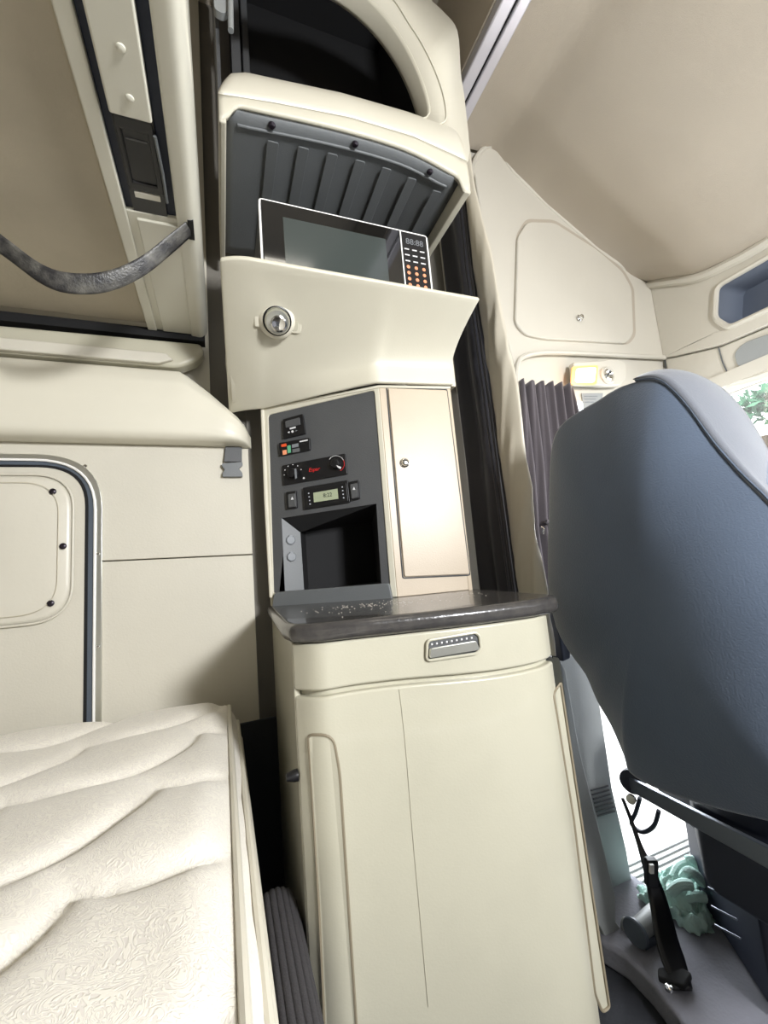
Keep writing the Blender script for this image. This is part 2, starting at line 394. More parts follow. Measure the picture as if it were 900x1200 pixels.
# front header console with a pocket, visor row under it
fc = struct(bpy.data.objects.new('wall_front', None)); C.objects.link(fc)
def XL(l, x): return [XP(a, b, x) for a, b in l]
def hz(y): return ipol(head_z, y)
top = [V((XF, y, hz(y)+.0)) for y in (1.36, 1.25, 1.13, 1.0, .86, .3, -1.3)]
bot = [V((XF, y, z)) for y, z in ((-1.3, .83), (.3, .83), (.86, .855), (1.11, .87), (1.30, .92), (1.36, .94))]
pk = XL([(837, 374), (840, 337), (852, 325)], XF)
po = rp([XP(855, 384, XF), XP(838, 374, XF), XP(840, 336, XF), V((XF, .55, 1.12)), V((XF, .55, .90))], [.02, .03, .03, .04, .04])
obj('header_panel', plate(top+bot, [po], (.03, 0, 0)), 'liner', fc, bevel=.004)
obj('header_roll', tube(smooth_path([p+V((-.005, 0, -.015)) for p in top], 5), .022, 8), 'liner', fc)
inner = [V((XF, p.y, p.z)) for p in po]
obj('pocket_rim', tube([p+V((-.003, 0, 0)) for p in po], .012, 8, closed=True), 'liner', fc)
bmq = NB(); n_ = len(po)
A = [bmq.verts.new(p+V((.01, 0, 0))) for p in po]; cpo = sum(po, V())/n_
B_ = [bmq.verts.new(cpo+(p-cpo)*.92+V((.16, 0, 0))) for p in po]
for i in range(n_): bmq.faces.new((A[i], A[(i+1) % n_], B_[(i+1) % n_], B_[i]))
bmq.faces.new(B_)
obj('pocket', bmq, 'navyglass', fc, solid=.004)
vis = [V((XF, y, z)) for y, z in ((1.36, .935), (1.30, .915), (1.11, .865), (.86, .85), (.3, .825), (-1.3, .825), (-1.3, .66), (.3, .66), (.86, .675), (1.11, .70), (1.36, .80))]
obj('visor_row', prism([p+V((.012, 0, 0)) for p in vis], (.03, 0, 0)), 'liner', fc, bevel=.008, seg=3)
obj('visor_joint', tube(smooth_path(XL([(842, 407), (847, 425), (856, 443)], XF+.01), 4), .003, 6), 'dark2', fc)
obj('visor_pad', prism(rp(XL([(866, 432), (861, 414), (872, 402), (900, 392), (930, 384), (940, 410), (900, 424)], XF+.012), .03), (-.008, 0, 0)), 'pillar', fc, bevel=.003)
obj('header_lip', tube(smooth_path([V((XF+.02, y, z)) for y, z in ((1.36, .79), (1.11, .69), (.86, .665), (.3, .65), (-1.3, .65))], 4), .016, 8), 'liner', fc)
# windscreen and surround
ws = struct(bpy.data.objects.new('window_1', None)); C.objects.link(ws)
gl = bpy.data.materials.new('windscreen_glass'); gl.use_nodes = True
nn = gl.node_tree.nodes; nn.remove(nn['Principled BSDF']); tb = nn.new('ShaderNodeBsdfTransparent'); gs = nn.new('ShaderNodeBsdfGlossy'); gs.inputs['Roughness'].default_value = .02
mxs = nn.new('ShaderNodeMixShader'); mxs.inputs[0].default_value = .06; gl.node_tree.links.new(tb.outputs[0], mxs.inputs[1]); gl.node_tree.links.new(gs.outputs[0], mxs.inputs[2]); gl.node_tree.links.new(mxs.outputs[0], nn['Material Output'].inputs['Surface'])
M['glass'] = gl
obj('pane', prism([V((2.2, -1.25, .70)), V((2.2, 1.32, .70)), V((2.75, 1.32, -.10)), V((2.75, -1.25, -.10))], (.006, 0, .004)), 'glass', ws)
obj('frame', prism([V((2.1, -1.3, -.1)), V((2.8, -1.3, -.1)), V((2.8, 1.4, -.1)), V((2.1, 1.4, -.1))], (0, 0, -.9)), 'navy', ws)
obj('frame', bx(2.12, 2.25, -1.3, 1.38, .68, .74), 'liner', ws)
obj('frame', prism([V((2.12, 1.32, .75)), V((2.28, 1.32, .72)), V((2.85, 1.32, -.1)), V((2.6, 1.32, -.1))], (0, .05, 0)), 'liner', ws)

# base of the door pillar: louvred grey trim beside the open door
pb = struct(bpy.data.objects.new('trim_5', None)); C.objects.link(pb)
PY = 1.10
pil = [(662, 770), (676, 764), (686, 757), (696, 785), (703, 822), (718, 924), (735, 997), (739, 1028), (758, 1036), (724, 1050), (712, 1010), (690, 900)]
obj('pillar_trim', prism(YL([(655, 772), (676, 764), (686, 757), (696, 785), (703, 822), (718, 924), (735, 997), (741, 1032), (724, 1051), (700, 1051)], PY), (0, .05, 0)), 'pillar', pb, bevel=.006, seg=3)
for k in range(7):
    a = YP(692+k*1.35, 925+k*5.0, PY-.001); b = YP(712+k*1.35, 919.5+k*5.0, PY-.001)
    obj('louvre', prism([a, b, b+V((0, 0, -.0042)), a+V((0, 0, -.0042))], (0, -.003, 0)), 'dark', pb)
obj('pillar_joint', tube([YP(722, 1051, PY-.002), YP(760, 1036, PY-.002)], .003, 6), 'navy', pb)
st2 = [(664, 790), (672, 800), (690, 900), (706, 980), (722, 1052), (728, 1075), (716, 1100), (706, 1095), (690, 1000), (676, 900)]
obj('kick_or_shade_panel', prism([YP(a, b, .99) for a, b in [(655, 770), (663, 785), (680, 880), (700, 960), (712, 1010), (722, 1051), (722, 1080), (735, 1098), (735, 1130), (716, 1110), (700, 1080), (680, 960)]], (0, .03, 0)), 'pillar', pb, bevel=.005)
obj('sill_knob', ball(YP(733, 1088, .985), .02, s=(.7, .5, 1.4)), 'pillar', pb)
# door opening frame further out and the ground outside
dr = struct(bpy.data.objects.new('door_1', None)); C.objects.link(dr)
obj('door_frame', bx(1.08, 1.14, 1.16, 1.42, -1.0, -.35), 'pillar', dr)
obj('door_frame', bx(2.05, 2.2, 1.2, 1.42, -1.0, .0), 'pillar', dr)
obj('step', bx(1.15, 2.0, 1.36, 1.62, -1.45, -1.40), 'alum', dr)
struct(obj('floor_outside', bx(-12, 30, -30, 30, -1.9, -1.85), 'ground'))
tr = thing('tree', 'green tree outside seen through the top corner of the windscreen', 'tree')
obj('trunk', tube([(9.2, 4.4, -1.85), (9.25, 4.45, .2), (9.2, 4.4, 1.8)], [.16, .12, .07]), 'bark', tr)
bmt = NB()
rnd = random.Random(4)
for k in range(300):
    c = V((9.2+rnd.gauss(0, .3), 4.4+rnd.gauss(0, .22), 2.38+rnd.gauss(0, .13))); a = V((rnd.uniform(-1, 1), rnd.uniform(-1, 1), rnd.uniform(-1, 1))).normalized(); b = a.orthogonal().normalized(); s = rnd.uniform(.07, .14)
    bmt.faces.new([bmt.verts.new(c+a*s), bmt.verts.new(c+b*s*.6), bmt.verts.new(c-a*s), bmt.verts.new(c-b*s*.6)])
lf = obj('foliage', bmt, 'leaf', tr, smooth=False); lf['kind'] = 'stuff'
finish(tr)
#SECTION furniture
# ------------------------------------------------------------------ access hatch on the side wall
hat = thing('access_hatch', 'rounded cream hatch in the sleeper wall with aluminium frame and grey rubber seal', 'hatch')
def rrect(x0, x1, z0, z1, y, r, n=8): return rp([(x0, y, z0), (x1, y, z0), (x1, y, z1), (x0, y, z1)], r, n)
ox1 = YP(120.5, 640, YW).x; oz1 = YP(40, 533, YW).z
ix1 = YP(103.5, 640, YW).x; iz1 = YP(30, 545, YW).z
obj('frame', plate(rrect(-1.03, ox1, -.64, oz1, YW-.008, .16, 10), [rrect(-1.03+.022, ox1-.020, -.64+.022, oz1-.020, YW-.008, .145, 10)], (0, .02, 0)), 'alum', hat, bevel=.004, seg=3)
obj('frame_lip', tube(rrect(-1.03+.018, ox1-.017, -.64+.018, oz1-.017, YW-.010, .145, 10), .0035, 6, closed=True), 'white', hat)
obj('seal', plate(rrect(-1.008, ox1-.018, -.618, oz1-.018, YW-.004, .145, 10), [rrect(-1.008+.026, ix1, -.618+.026, iz1, YW-.004, .12, 10)], (0, .02, 0)), 'rubber', hat, bevel=.005, seg=3)
obj('seal_gap', plate(rrect(-.985, ix1+.006, -.60, iz1+.004, YW-.002, .12, 10), [rrect(-.975, ix1-.008, -.59, iz1-.006, YW-.002, .115, 10)], (0, .02, 0)), 'blackm', hat)
obj('hatch_panel', prism(rrect(-.98, ix1-.005, -.60, iz1-.004, YW+.0, .115, 10), (0, .02, 0)), 'beige_w', hat, bevel=.003)
cx1 = YP(85.5, 650, YW-.01).x; cz1 = YP(20, 556, YW-.01).z; cz0 = YP(20, 733, YW-.01).z
cov = rrect(-.93, cx1, cz0, cz1, YW-.01, .10, 12)
cc = sum(cov, V())/len(cov)
def coverf(u, v):
    k = u*len(cov); i = int(k) % len(cov); f = k-int(k); p = cov[i].lerp(cov[(i+1) % len(cov)], f)
    q = cc.lerp(p, v); w_ = noise.noise(V((q.x*7, q.z*5, 3)))*.5+noise.noise(V((q.x*16, q.z*4, 1)))*.3
    q = q.copy(); q.y = YW - .006 - .012*(1-v**6) - .007*w_*(1-v**4); return q
obj('vinyl_cover', grid(coverf, len(cov), 16), 'vinyl', hat, solid=.003, soff=1, angle=80)
obj('piping', tube([p+V((0, -.002, 0)) for p in cov], .0032, 6, closed=True), 'vinyl', hat)
inn = [cc.lerp(p, .88)+V((0, -.0095, 0)) for p in rrect(-.93, cx1, cz0, cz1, YW-.01, .10, 12)]
obj('stitch_line', tube(inn, .0008, 5, closed=True), 'stitch', hat)
for a in ((62, 576), (74, 640), (59.5, 707)): obj('snap', lathe([(.0085, 0), (.0085, .002), (.006, .004), (0, .0045)], YP(*a, YW-.017), (0, -1, 0), 16), 'snap', hat)
for a in ((100, 546), (115, 649), (114.8, 758)): screw(hat, YP(*a, YW-.009), (0, -1, 0), .005, 'chrome')
finish(hat)

# ------------------------------------------------------------------ mattress
mt_ = thing('mattress', 'cream quilted damask mattress on the lower bunk with corded border', 'mattress')
ZM = -.325; MX = 0.0
rows = .20
def quilt(x, y):
    # fish-scale quilting: domes of overlapping rounds, seams where they meet
    R_ = .19; a = x*.87 + y*.5; b = y*.87 - x*.5; sx, sy2 = R_*1.72, R_*.95
    r0_ = int(math.floor(b/sy2)); up = 9
    for r in range(r0_+2, r0_-3, -1):
        off = .5*(r % 2); i0 = round(a/sx-off); best = 9
        for i in (i0-1, i0, i0+1):
            best = min(best, math.hypot(a-(i+off)*sx, (b-r*sy2)))
        if best < R_: s_ = min(up, R_-best); return 1-math.exp(-s_/.02)
        up = min(up, best-R_)
    return .5
def mtop(u, v):
    x = -1.14 + (1.14+MX)*u; y = -1.15 + (1.37+1.15)*v
    ed = min(1, max(0, (MX-x))/.05); ey = min(1, max(0, (1.37-y))/.06)
    k = (1-(1-ed)**2)*(1-(1-ey)**2)
    z = ZM - .035*(1-ey)**2 - .012*(1-ed)**2 + k*(.024*quilt(x, y) + .016*noise.noise(V((x*3.2, y*2.2, 0))) + .012*noise.noise(V((x*7+y*3, y*3, 2)))) - .012*k
    # soft diagonal folds nearer the eye
    g = math.sin((x*.9+y*.55)*16 + 1.5*noise.noise(V((x*2, y*2, 5))))
    z += k*.003*max(0, 1-y/1.1)*g
    return V((x, y, z))
obj('top_panel', grid(mtop, 170, 260), 'damask', mt_, angle=80)
def mside(u, v):
    y = -1.15 + (1.37+1.15)*v; ey = min(1, max(0, (1.37-y))/.06)
    z0 = ZM - .011 - .035*(1-ey)**2; t = u
    z = z0 - .22*t
    x = MX + .030*math.sin(PI*min(1, t*1.02))**.7 + .005*noise.noise(V((y*5, t*3, 0))) - .01*(1-ey)
    x += .003*abs(math.sin(y*22))*math.sin(PI*t)
    return V((x, y, z))
obj('side_panel', grid(mside, 26, 200), 'damask', mt_, angle=80)
def mend(u, v):
    x = -1.14 + (1.14+MX)*u; z = ZM - .048 - .19*v
    return V((x, 1.37+.018*math.sin(PI*v), z))
obj('end_panel', grid(mend, 60, 12), 'damask', mt_, angle=80)
for dz, dx, nm in ((-.012, .006, 'piping'), (-.055, .026, 'piping'), (-.10, .032, 'piping')):
    path = [(MX+dx-(.012 if k == 40 else 0), -1.15+(1.365+1.15)*k/40, ZM+dz-(.03 if k == 40 else 0)) for k in range(41)]
    obj(nm, tube(path, .0055, 8), 'vinyl', mt_)
obj('edge_piping', tube([(-1.14+1.14*k/40, 1.372, ZM-.048) for k in range(41)], .005, 8), 'vinyl', mt_)
obj('core', bx(-1.14, -.01, -1.14, 1.36, ZM-.24, ZM-.07), 'damask', mt_)
finish(mt_)
bb = thing('lower_bunk', 'dark bunk box under the cream mattress', 'bunk')
obj('box', bx(-1.14, -.03, -1.25, 1.40, -1.06, ZM-.242), 'floor', bb)
finish(bb)

# ribbed cloth beside the mattress
rm = thing('ribbed_mat', 'charcoal ribbed mat standing between mattress and cabinet', 'mat')
rpath = smooth_path([(.040, 0, -.66), (.042, 0, -.58), (.050, 0, -.556), (.066, 0, -.549), (.086, 0, -.552), (.100, 0, -.565), (.107, 0, -.60), (.109, 0, -.72)], 6)
def ribf(u, v):
    y = .50 + .42*v; p = pathpt(rpath, u); q = pathpt(rpath, min(1, u+.01)); o = pathpt(rpath, max(0, u-.01)); t = (q-o).normalized(); n = V((-t.z, 0, t.x))
    if n.dot(p-V((.075, 0, -.68))) < 0: n = -n
    e = max(0, (v-.86)/.14)**2
    p = p + n*(.0030*abs(math.sin(u*PI*30))**.6)
    c = V((.075, 0, -.60)); p = c + (p-c)*(1-.35*e)
    return V((p.x, y, p.z-.006*(1-v)*3 - .03*e))
obj('ribbed_top', grid(ribf, 300, 24), 'ribmat', rm, angle=80)
obj('ribbed_end', prism([(.055, .915, -.60), (.10, .915, -.60), (.10, .915, -1.05), (.055, .915, -1.05)], (0, -.4, 0)), 'ribmat', rm)
finish(rm)

# ------------------------------------------------------------------ lower cabinet
CZ = -.083
lc = thing('galley_cabinet', 'tall beige floor cabinet with drawer and bowed door below black countertop', 'cabinet')
A0 = V((.140, 1.40, 0)); A1 = V((.112, .80, 0)); A2 = V((.150, .755, 0)); A3 = V((.215, .742, 0)); A4 = V((.42, .700, 0)); A5 = V((.56, .690, 0)); A6 = V((.615, .712, 0)); A7 = V((.64, 1.40, 0))
front = smooth_path([A1, A2, A3, A4, A5, A6], 6)
plan = [A0] + front + [A7]
def slabplan(pts, z0, z1): return prism([V((p.x, p.y, z0)) for p in pts], (0, 0, z1-z0))
def inset(pts, d):
    c = V((.39, 1.1, 0)); out = []
    for p in pts:
        q = c + (p-c)*(1-d/ (p-c).length); out.append(q)
    return out
obj('body', slabplan(inset(plan, .014), -1.05, CZ-.035), 'cab', lc)
obj('side_panel', slabplan([A0, A1, A1+V((.012, 0, 0)), A0+V((.012, 0, 0))], -1.05, CZ-.035), 'cab', lc, bevel=.004)
def skin(path, z0f, z1f, th, mt, nm, bev=.005, par=None, nz=4, curve=0.):
    """curved front panel following the plan path between two heights"""
    bm = NB(); k = len(path); grid_ = []
    cen = V((.39, 1.3, 0))
    for i, p in enumerate(path):
        t = (path[min(i+1, k-1)]-path[max(i-1, 0)]).normalized(); n = V((t.y, -t.x, 0)).normalized()
        row = []
        for s_ in (0, 1):
            for j in range(nz+1):
                f = j/nz; z = z0f(p)*(1-f) + z1f(p)*f
                row.append(bm.verts.new(V((p.x, p.y, z)) - n*(th*s_) ))
        grid_.append(row)
    m_ = nz+1
    for i in range(k-1):
        a, b = grid_[i], grid_[i+1]
        for j in range(nz):
            bm.faces.new((a[j], b[j], b[j+1], a[j+1])); bm.faces.new((a[m_+j], a[m_+j+1], b[m_+j+1], b[m_+j]))
        bm.faces.new((a[0], a[m_], b[m_], b[0])); bm.faces.new((a[nz], b[nz], b[m_+nz], a[m_+nz]))
    for r_ in (grid_[0], grid_[-1]):
        for j in range(nz): bm.faces.new((r_[j], r_[j+1], r_[m_+j+1], r_[m_+j]))
    bmesh.ops.recalc_face_normals(bm, faces=bm.faces[:])
    return obj(nm, bm, mt, par, bevel=bev, seg=3)
dpath = [p for p in front if True]
bz = lambda p: -.204 + .004*math.sin((p.x-.11)*12)
drw = skin(dpath, lambda p: bz(p)+.004, lambda p: CZ-.036, .02, 'cab', 'drawer', par=lc)
door = skin(dpath, lambda p: -1.03, lambda p: bz(p)-.006, .02, 'cab', 'door', par=lc)
# drawer pull: recessed cup with a dark slot and a paddle
def fy(x):  # front surface y at x
    return ipol([(p.x, p.y) for p in front], x)
def FP(a, b, off=0.):
    """point on the bowed cabinet front seen at a photo position, found by stepping the ray"""
    d = ray(a, b); t = .5
    for _ in range(60):
        p = d*t; t += (fy(p.x)-off - p.y)/d.y*.7
    return d*t
hc = [(501, 752), (561, 741), (563, 762), (556, 768), (503, 773)]
hp = rp([FP(*q, .004) for q in [(500.5, 754), (503, 750), (557, 741), (562, 745), (563.5, 760), (558, 766), (503, 774), (500, 771)]], .004, 3)
obj('pull_rim', tube(hp, .0028, 8, closed=True), 'cab', drw)
obj('pull_recess', prism([p+V((0, .006, 0)) for p in hp], (0, -.004, 0)), 'dark', drw)
pad = [FP(*q, .006) for q in [(503, 759.5), (556, 750.5), (561, 761), (502, 771)]]
obj('pull_paddle', prism(rp(pad, .004, 3), (0, -.006, .0)), 'alum', drw, bevel=.002)
for k in range(9):
    a = 505+k*5.8; y_ = 754.0-k*.95
    q = FP(a, y_, .009); obj('pull_tooth', prism([q, q+V((.0026, -.0003, 0)), q+V((.0026, -.0003, -.003)), q+V((0, 0, -.003))], (0, -.002, 0)), 'wprint', drw)
# inset side panels of the door, each a raised rounded strip in a groove
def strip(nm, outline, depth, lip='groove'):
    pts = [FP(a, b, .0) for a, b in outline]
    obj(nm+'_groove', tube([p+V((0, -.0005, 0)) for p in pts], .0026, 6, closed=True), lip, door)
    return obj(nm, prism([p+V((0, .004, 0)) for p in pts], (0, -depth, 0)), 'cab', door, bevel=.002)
def rxy(l, r, n=5): return [(p.x, p.y) for p in rp([V((a, b, 0)) for a, b in l], r, n)]
strip('inset_strip', rxy([(361, 861), (390, 861), (398, 905), (420, 1240), (385, 1300), (374, 1060)], [6, 14, 14, 0, 0, 0]), .006)
strip('inset_strip', rxy([(648, 812), (657, 800), (714, 1180), (706, 1186), (697, 1165), (672, 960)], [7, 2, 4, 6, 6, 0]), .003)
obj('mould_line', tube(smooth_path([FP(a, b, .0006) for a, b in ((468, 808), (475, 870), (484, 980), (493, 1080), (502, 1180))], 5), .0008, 5), 'cab', door)
obj('door_bumper', lathe([(.010, 0), (.010, .006), (.006, .02), (0, .021)], XP(349, 908, .112), (-1, 0, 0), 16), 'black', lc)
finish(lc)

# ------------------------------------------------------------------ countertop
ct = thing('countertop', 'worn black moulded countertop with rounded nose and crumbs on beige cabinet', 'countertop')
cplan = [V((.128, 1.41, 0)), V((.100, .83, 0)), V((.108, .775, 0)), V((.150, .742, 0))] + [p + V((.0, -.012, 0)) for p in smooth_path([A3, A4, A5], 5)][1:] + [V((.63, .692, 0)), V((.655, .72, 0)), V((.72, 1.10, 0)), V((.74, 1.41, 0))]
obj('slab', slabplan(cplan, CZ-.034, CZ), 'counter', ct, bevel=.014, seg=4)
finish(ct)
cr_ = NB(); rnd = random.Random(2)
for k in range(170):
    x = rnd.uniform(.2, .62); y = rnd.gauss(.97, .09)
    if rnd.random() < .6: x = rnd.gauss(.33, .07); y = rnd.gauss(.98, .05)
    if y > 1.08 or y < .78 or x < .15: continue
    s = rnd.uniform(.0005, .0012); box(cr_, (x, y, CZ+s*.5), (s*2, s*1.4, s))
o = obj('crumbs', cr_, 'crumb', None, smooth=False); o['kind'] = 'stuff'; tag(o, 'pale crumbs scattered on the black countertop', 'crumbs')

# ------------------------------------------------------------------ control tower
T0 = V((.137, 1.358, 0)); T1 = V((.4605, 1.132, 0)); T2 = V((.69, 1.10, 0)); ZT = .548
tw = thing('control_tower', 'beige tower cupboard with charcoal control panel and narrow locking door on countertop', 'cabinet')
u1 = (T1-T0).normalized(); n1 = V((u1.y, -u1.x, 0)); u2 = (T2-T1).normalized(); n2 = V((u2.y, -u2.x, 0))
zf = V((0, 0, 1))
def CPt(a, b, off=0.): return PP(a, b, T0+n1*off, n1)
def DPt(a, b, off=0.): return PP(a, b, T1+n2*off, n2)
# side and back shell
obj('side_wall', prism([T0+V((0, 0, CZ)), V((.139, 1.41, CZ)), V((.139, 1.41, ZT)), T0+V((0, 0, ZT))], (.012, 0, 0)), 'beige', tw)
obj('side_wall', prism([T2+V((0, 0, CZ)), V((.70, 1.41, CZ)), V((.70, 1.41, ZT)), T2+V((0, 0, ZT))], (-.012, 0, 0)), 'tan', tw)
# front face left: beige frame with hole for panel
fo = [T0+zf*(CZ+.001), T1+zf*(CZ+.001), T1+zf*ZT, T0+zf*ZT]
panel = rp([CPt(320.5, 695), CPt(457, 688), CPt(438.5, 457), CPt(314, 486)], [.004, .004, .012, .012])
obj('panel_frame', plate(fo, [panel], -n1*.02), 'beige', tw, bevel=.003)
nich = [CPt(329, 607), CPt(440.5, 590), CPt(446.5, 684), CPt(333, 693)]
cpn = obj('control_panel', plate([p - n1*.004 for p in panel], [[p - n1*.004 for p in nich]], -n1*.008), 'dark', tw, bevel=.0015)
# frame ridge round the left edge
obj('frame_ridge', tube([CPt(307.5, 478, .002), CPt(312, 590, .002), CPt(318, 700, .002)], .006, 8), 'beige_s', tw)
# niche: lit left facet with two sockets, dark hollow behind
q0, q1, q2, q3 = [p - n1*.006 for p in nich]
fa = CPt(352, 624, -.045); fb = CPt(356.5, 693, -.045)
obj('socket_facet', prism([q0, fa, fb, q3], -n1*.004+u1*-.002), 'dark2', tw)
bk = [V((.262, 1.405, fa.z+.01)), V((.50, 1.405, q1.z-.03)), V((.50, 1.405, q2.z)), V((.262, 1.405, fb.z))]
bmn = NB(); vv = [bmn.verts.new(p) for p in (q0, q1, q2, q3, fa, fb, *bk)]
for f in ((0, 1, 7, 6, 4), (1, 2, 8, 7), (2, 3, 5, 9, 8), (4, 6, 9, 5), (6, 7, 8, 9)): bmn.faces.new([vv[i] for i in f])
obj('niche_liner', bmn, 'blackm', tw, smooth=False)
fn = (fb-q3).cross(fa-fb).normalized()
if fn.dot(FW) > 0: fn = -fn
for a, b in ((340.5, 633), (341.5, 652.5)):
    c = PP(a, b, q0, fn)
    sk = obj('power_socket', lathe([(.0145, 0), (.0145, .003), (.012, .0055), (.0, .006)], c, fn, 20), 'gprint', tw)
    obj('socket_tab', box(NB(), c+fn*.005+zf*.013, (.009, .004, .005)), 'gprint', sk)
# base lip
lip = [CPt(322, 716, .012), CPt(322, 696, .004), CPt(330, 693, .004), CPt(456, 684, .004), CPt(461, 704, .012), CPt(461, 708, .012)]
lip = [CPt(321, 716, .0), CPt(324, 694, .0), CPt(457, 683, .0), CPt(462, 707, .0)]
obj('base_lip', prism(rp([p+n1*.016 for p in lip], [.012, .012, .008, .004]), -n1*.026), 'dark2', tw, bevel=.004, seg=3)
# controls
def ctl(nm, l, h, mt, par=tw, r=.003, bev=.0015, off=-.004):
    return obj(nm, prism(rp([CPt(a, b, off) for a, b in l], r, 4), n1*h), mt, par, bevel=bev)
def spot(nm, l, mt, par, off, r=.0): return obj(nm, prism(rp([CPt(a, b, off) for a, b in l], r, 3), n1*.0006), mt, par, smooth=False)
s1 = ctl('rocker_switch', [(333, 492.5), (356, 486), (359, 509), (333.5, 515)], .010, 'black')
ctl('rocker_cap', [(335, 494), (351.5, 489.5), (352.5, 498), (335.5, 502)], .005, 'dark', s1, off=.006)
spot('switch_print', [(339.5, 501.5), (346.5, 499.6), (346.6, 501.6), (339.8, 503.4)], 'wprint', s1, .0062)
obj('switch_ring', lathe([(.004, 0), (.004, .0006), (.0025, .0006), (.0025, .0002)], CPt(342.8, 505.7, .006), n1, 14), 'wprint', s1)
spot('switch_print', [(337, 506.8), (339.3, 505.6), (339.3, 507.7)], 'wprint', s1, .0062)
spot('switch_print', [(346.5, 503.8), (348.6, 504.4), (346.5, 505.8)], 'gprint', s1, .0062)
s2 = ctl('alarm_panel', [(328, 520), (364, 513.5), (364.7, 528), (329.5, 535)], .010, 'black', r=.005)
spot('alarm_key', [(329.5, 521), (335.5, 519.6), (336, 523), (330, 524)], 'orange', s2, .0062, .002)
spot('alarm_key', [(336.6, 522.5), (340.6, 521.6), (341, 530.5), (337.3, 531.3)], 'green', s2, .0062, .002)
spot('alarm_key', [(331, 528), (335.8, 527), (336.2, 532.3), (331.6, 533.2)], 'oprint', s2, .0062)
spot('alarm_key', [(342, 521), (349.6, 519.5), (350, 523.5), (342.3, 525)], 'gprint', s2, .0062)
spot('alarm_key', [(342.5, 526.5), (351, 525), (351.4, 529.2), (343, 530.6)], 'dark2', s2, .0062)
spot('alarm_print', [(351, 517), (360.5, 515), (360.7, 516.4), (351.3, 518.3)], 'wprint', s2, .0062)
s3 = ctl('heater_control', [(331.8, 546), (405, 532), (407.8, 556), (333.5, 569)], .008, 'black', r=.003)
for (a, b) in ((343.3, 555), (394, 544)):
    kn = obj('heater_knob', lathe([(.0165, 0), (.0165, .006), (.013, .014), (.011, .015), (0, .015)], CPt(a, b, .004), n1, 24), 'black', s3)
spot('knob_pointer', [(345, 549.5), (347.2, 549), (348.2, 560), (346, 561.5)], 'gprint', s3, .0195)
spot('knob_pointer', [(394, 545), (400, 547.4), (399, 549.6), (396, 548)], 'wprint', s3, .0195)
arc = [CPt(394+9.5*math.cos(t), 543.5-9.5*math.sin(t), .0055) for t in [PI*.82-k*PI*1.15/12 for k in range(13)]]
obj('dial_arc', tube(arc[:8], .0007, 5), 'wprint', s3); obj('dial_arc', tube(arc[7:], .0008, 5), 'red', s3)
for k in range(6):
    t = PI*(1.05 - k*.18); c = CPt(343.5+10.5*math.cos(t), 555-10.5*math.sin(t), .0045)
    obj('dial_mark', box(NB(), c, (.0022, .0012, .0022)), 'wprint', s3)
obj('heater_print', lathe([(.003, 0), (.003, .0004), (.0018, .0004)], CPt(356, 560.3, .004), n1, 12), 'wprint', s3)
s4 = ctl('thermostat_display', [(356.2, 572), (408.3, 563), (411, 589), (358.2, 597.5)], .009, 'black', r=.003)
ctl('display_bezel', [(358.5, 574), (406, 565.5), (408.4, 587.5), (360.3, 595)], .003, 'black', s4, off=.005)
spot('lcd_screen', [(367.2, 577.5), (395.5, 572.6), (396.6, 584.5), (368, 588.8)], 'lcd', s4, .0082)
text_mesh('lcd_digits', '8:22', CPt(384, 580.2, .0088), u1, zf, .017, 'ink', s4)
for k in range(4):
    for a0, b0 in ((361, 577.3), (400.3, 570)):
        c = CPt(a0+k*.55+.8, b0+k*4.2+.8, .0082)
        obj('display_button', box(NB(), c, (.0045, .002, .0035)), 'gprint', s4)
for l, c in (([(336.4, 577.3), (348.1, 575.5), (349.3, 595.5), (337.7, 597)], (342.5, 584)), ([(409.5, 565.6), (420.7, 563.3), (422.3, 585), (411.9, 587)], (414.8, 572.5))):
    sw = ctl('light_switch', l, .010, 'black', r=.003)
    ll = [((x-c[0])*.72+c[0]-.3, (y-c[1]-1.5)*.78+c[1]+2) for x, y in l]
    ctl('rocker_cap', ll, .004, 'dark', sw, off=.006)
    spot('switch_print', [(c[0]-1.6, c[1]+1.6), (c[0], c[1]-2), (c[0]+1.6, c[1]+1.3)], 'wprint', sw, .0106)
text_mesh('heater_lettering', 'Espar', CPt(368, 550.3, .0046), u1, zf, .0165, 'red', s3, shear=.25)
# door face
df = [T1+zf*CZ, T2+zf*CZ, T2+zf*ZT, T1+zf*ZT]
obj('door_surround', prism(df, -n2*.02), 'tan', tw, bevel=.003)
dl = rp([DPt(453, 454), DPt(472, 677.5), DPt(550.5, 674), DPt(523.5, 456.5)], .006)
obj('door_shadow_gap', tube([p+n2*.0003 for p in dl], .0022, 6, closed=True), 'dark', tw)
td = obj('door', prism(rp([DPt(454.5, 455.5), DPt(473.5, 676), DPt(549.5, 672.8), DPt(523, 457.8)], .006), n2*.006), 'tan', tw, bevel=.0025, seg=3)
obj('door_lock', lathe([(.0145, 0), (.0145, .003), (.011, .006), (.010, .012), (.007, .013), (0, .013)], DPt(474, 542.5, .006), n2, 20), 'chrome', td)
obj('top_ledge', prism([T0+zf*(ZT-.004)+n1*.004, T1+zf*(ZT-.004)+n1*.004, T2+zf*(ZT-.004)+n2*.004, V((.70, 1.41, ZT-.004)), V((.15, 1.41, ZT-.004))], (0, 0, .008)), 'beige', tw)
finish(tw)

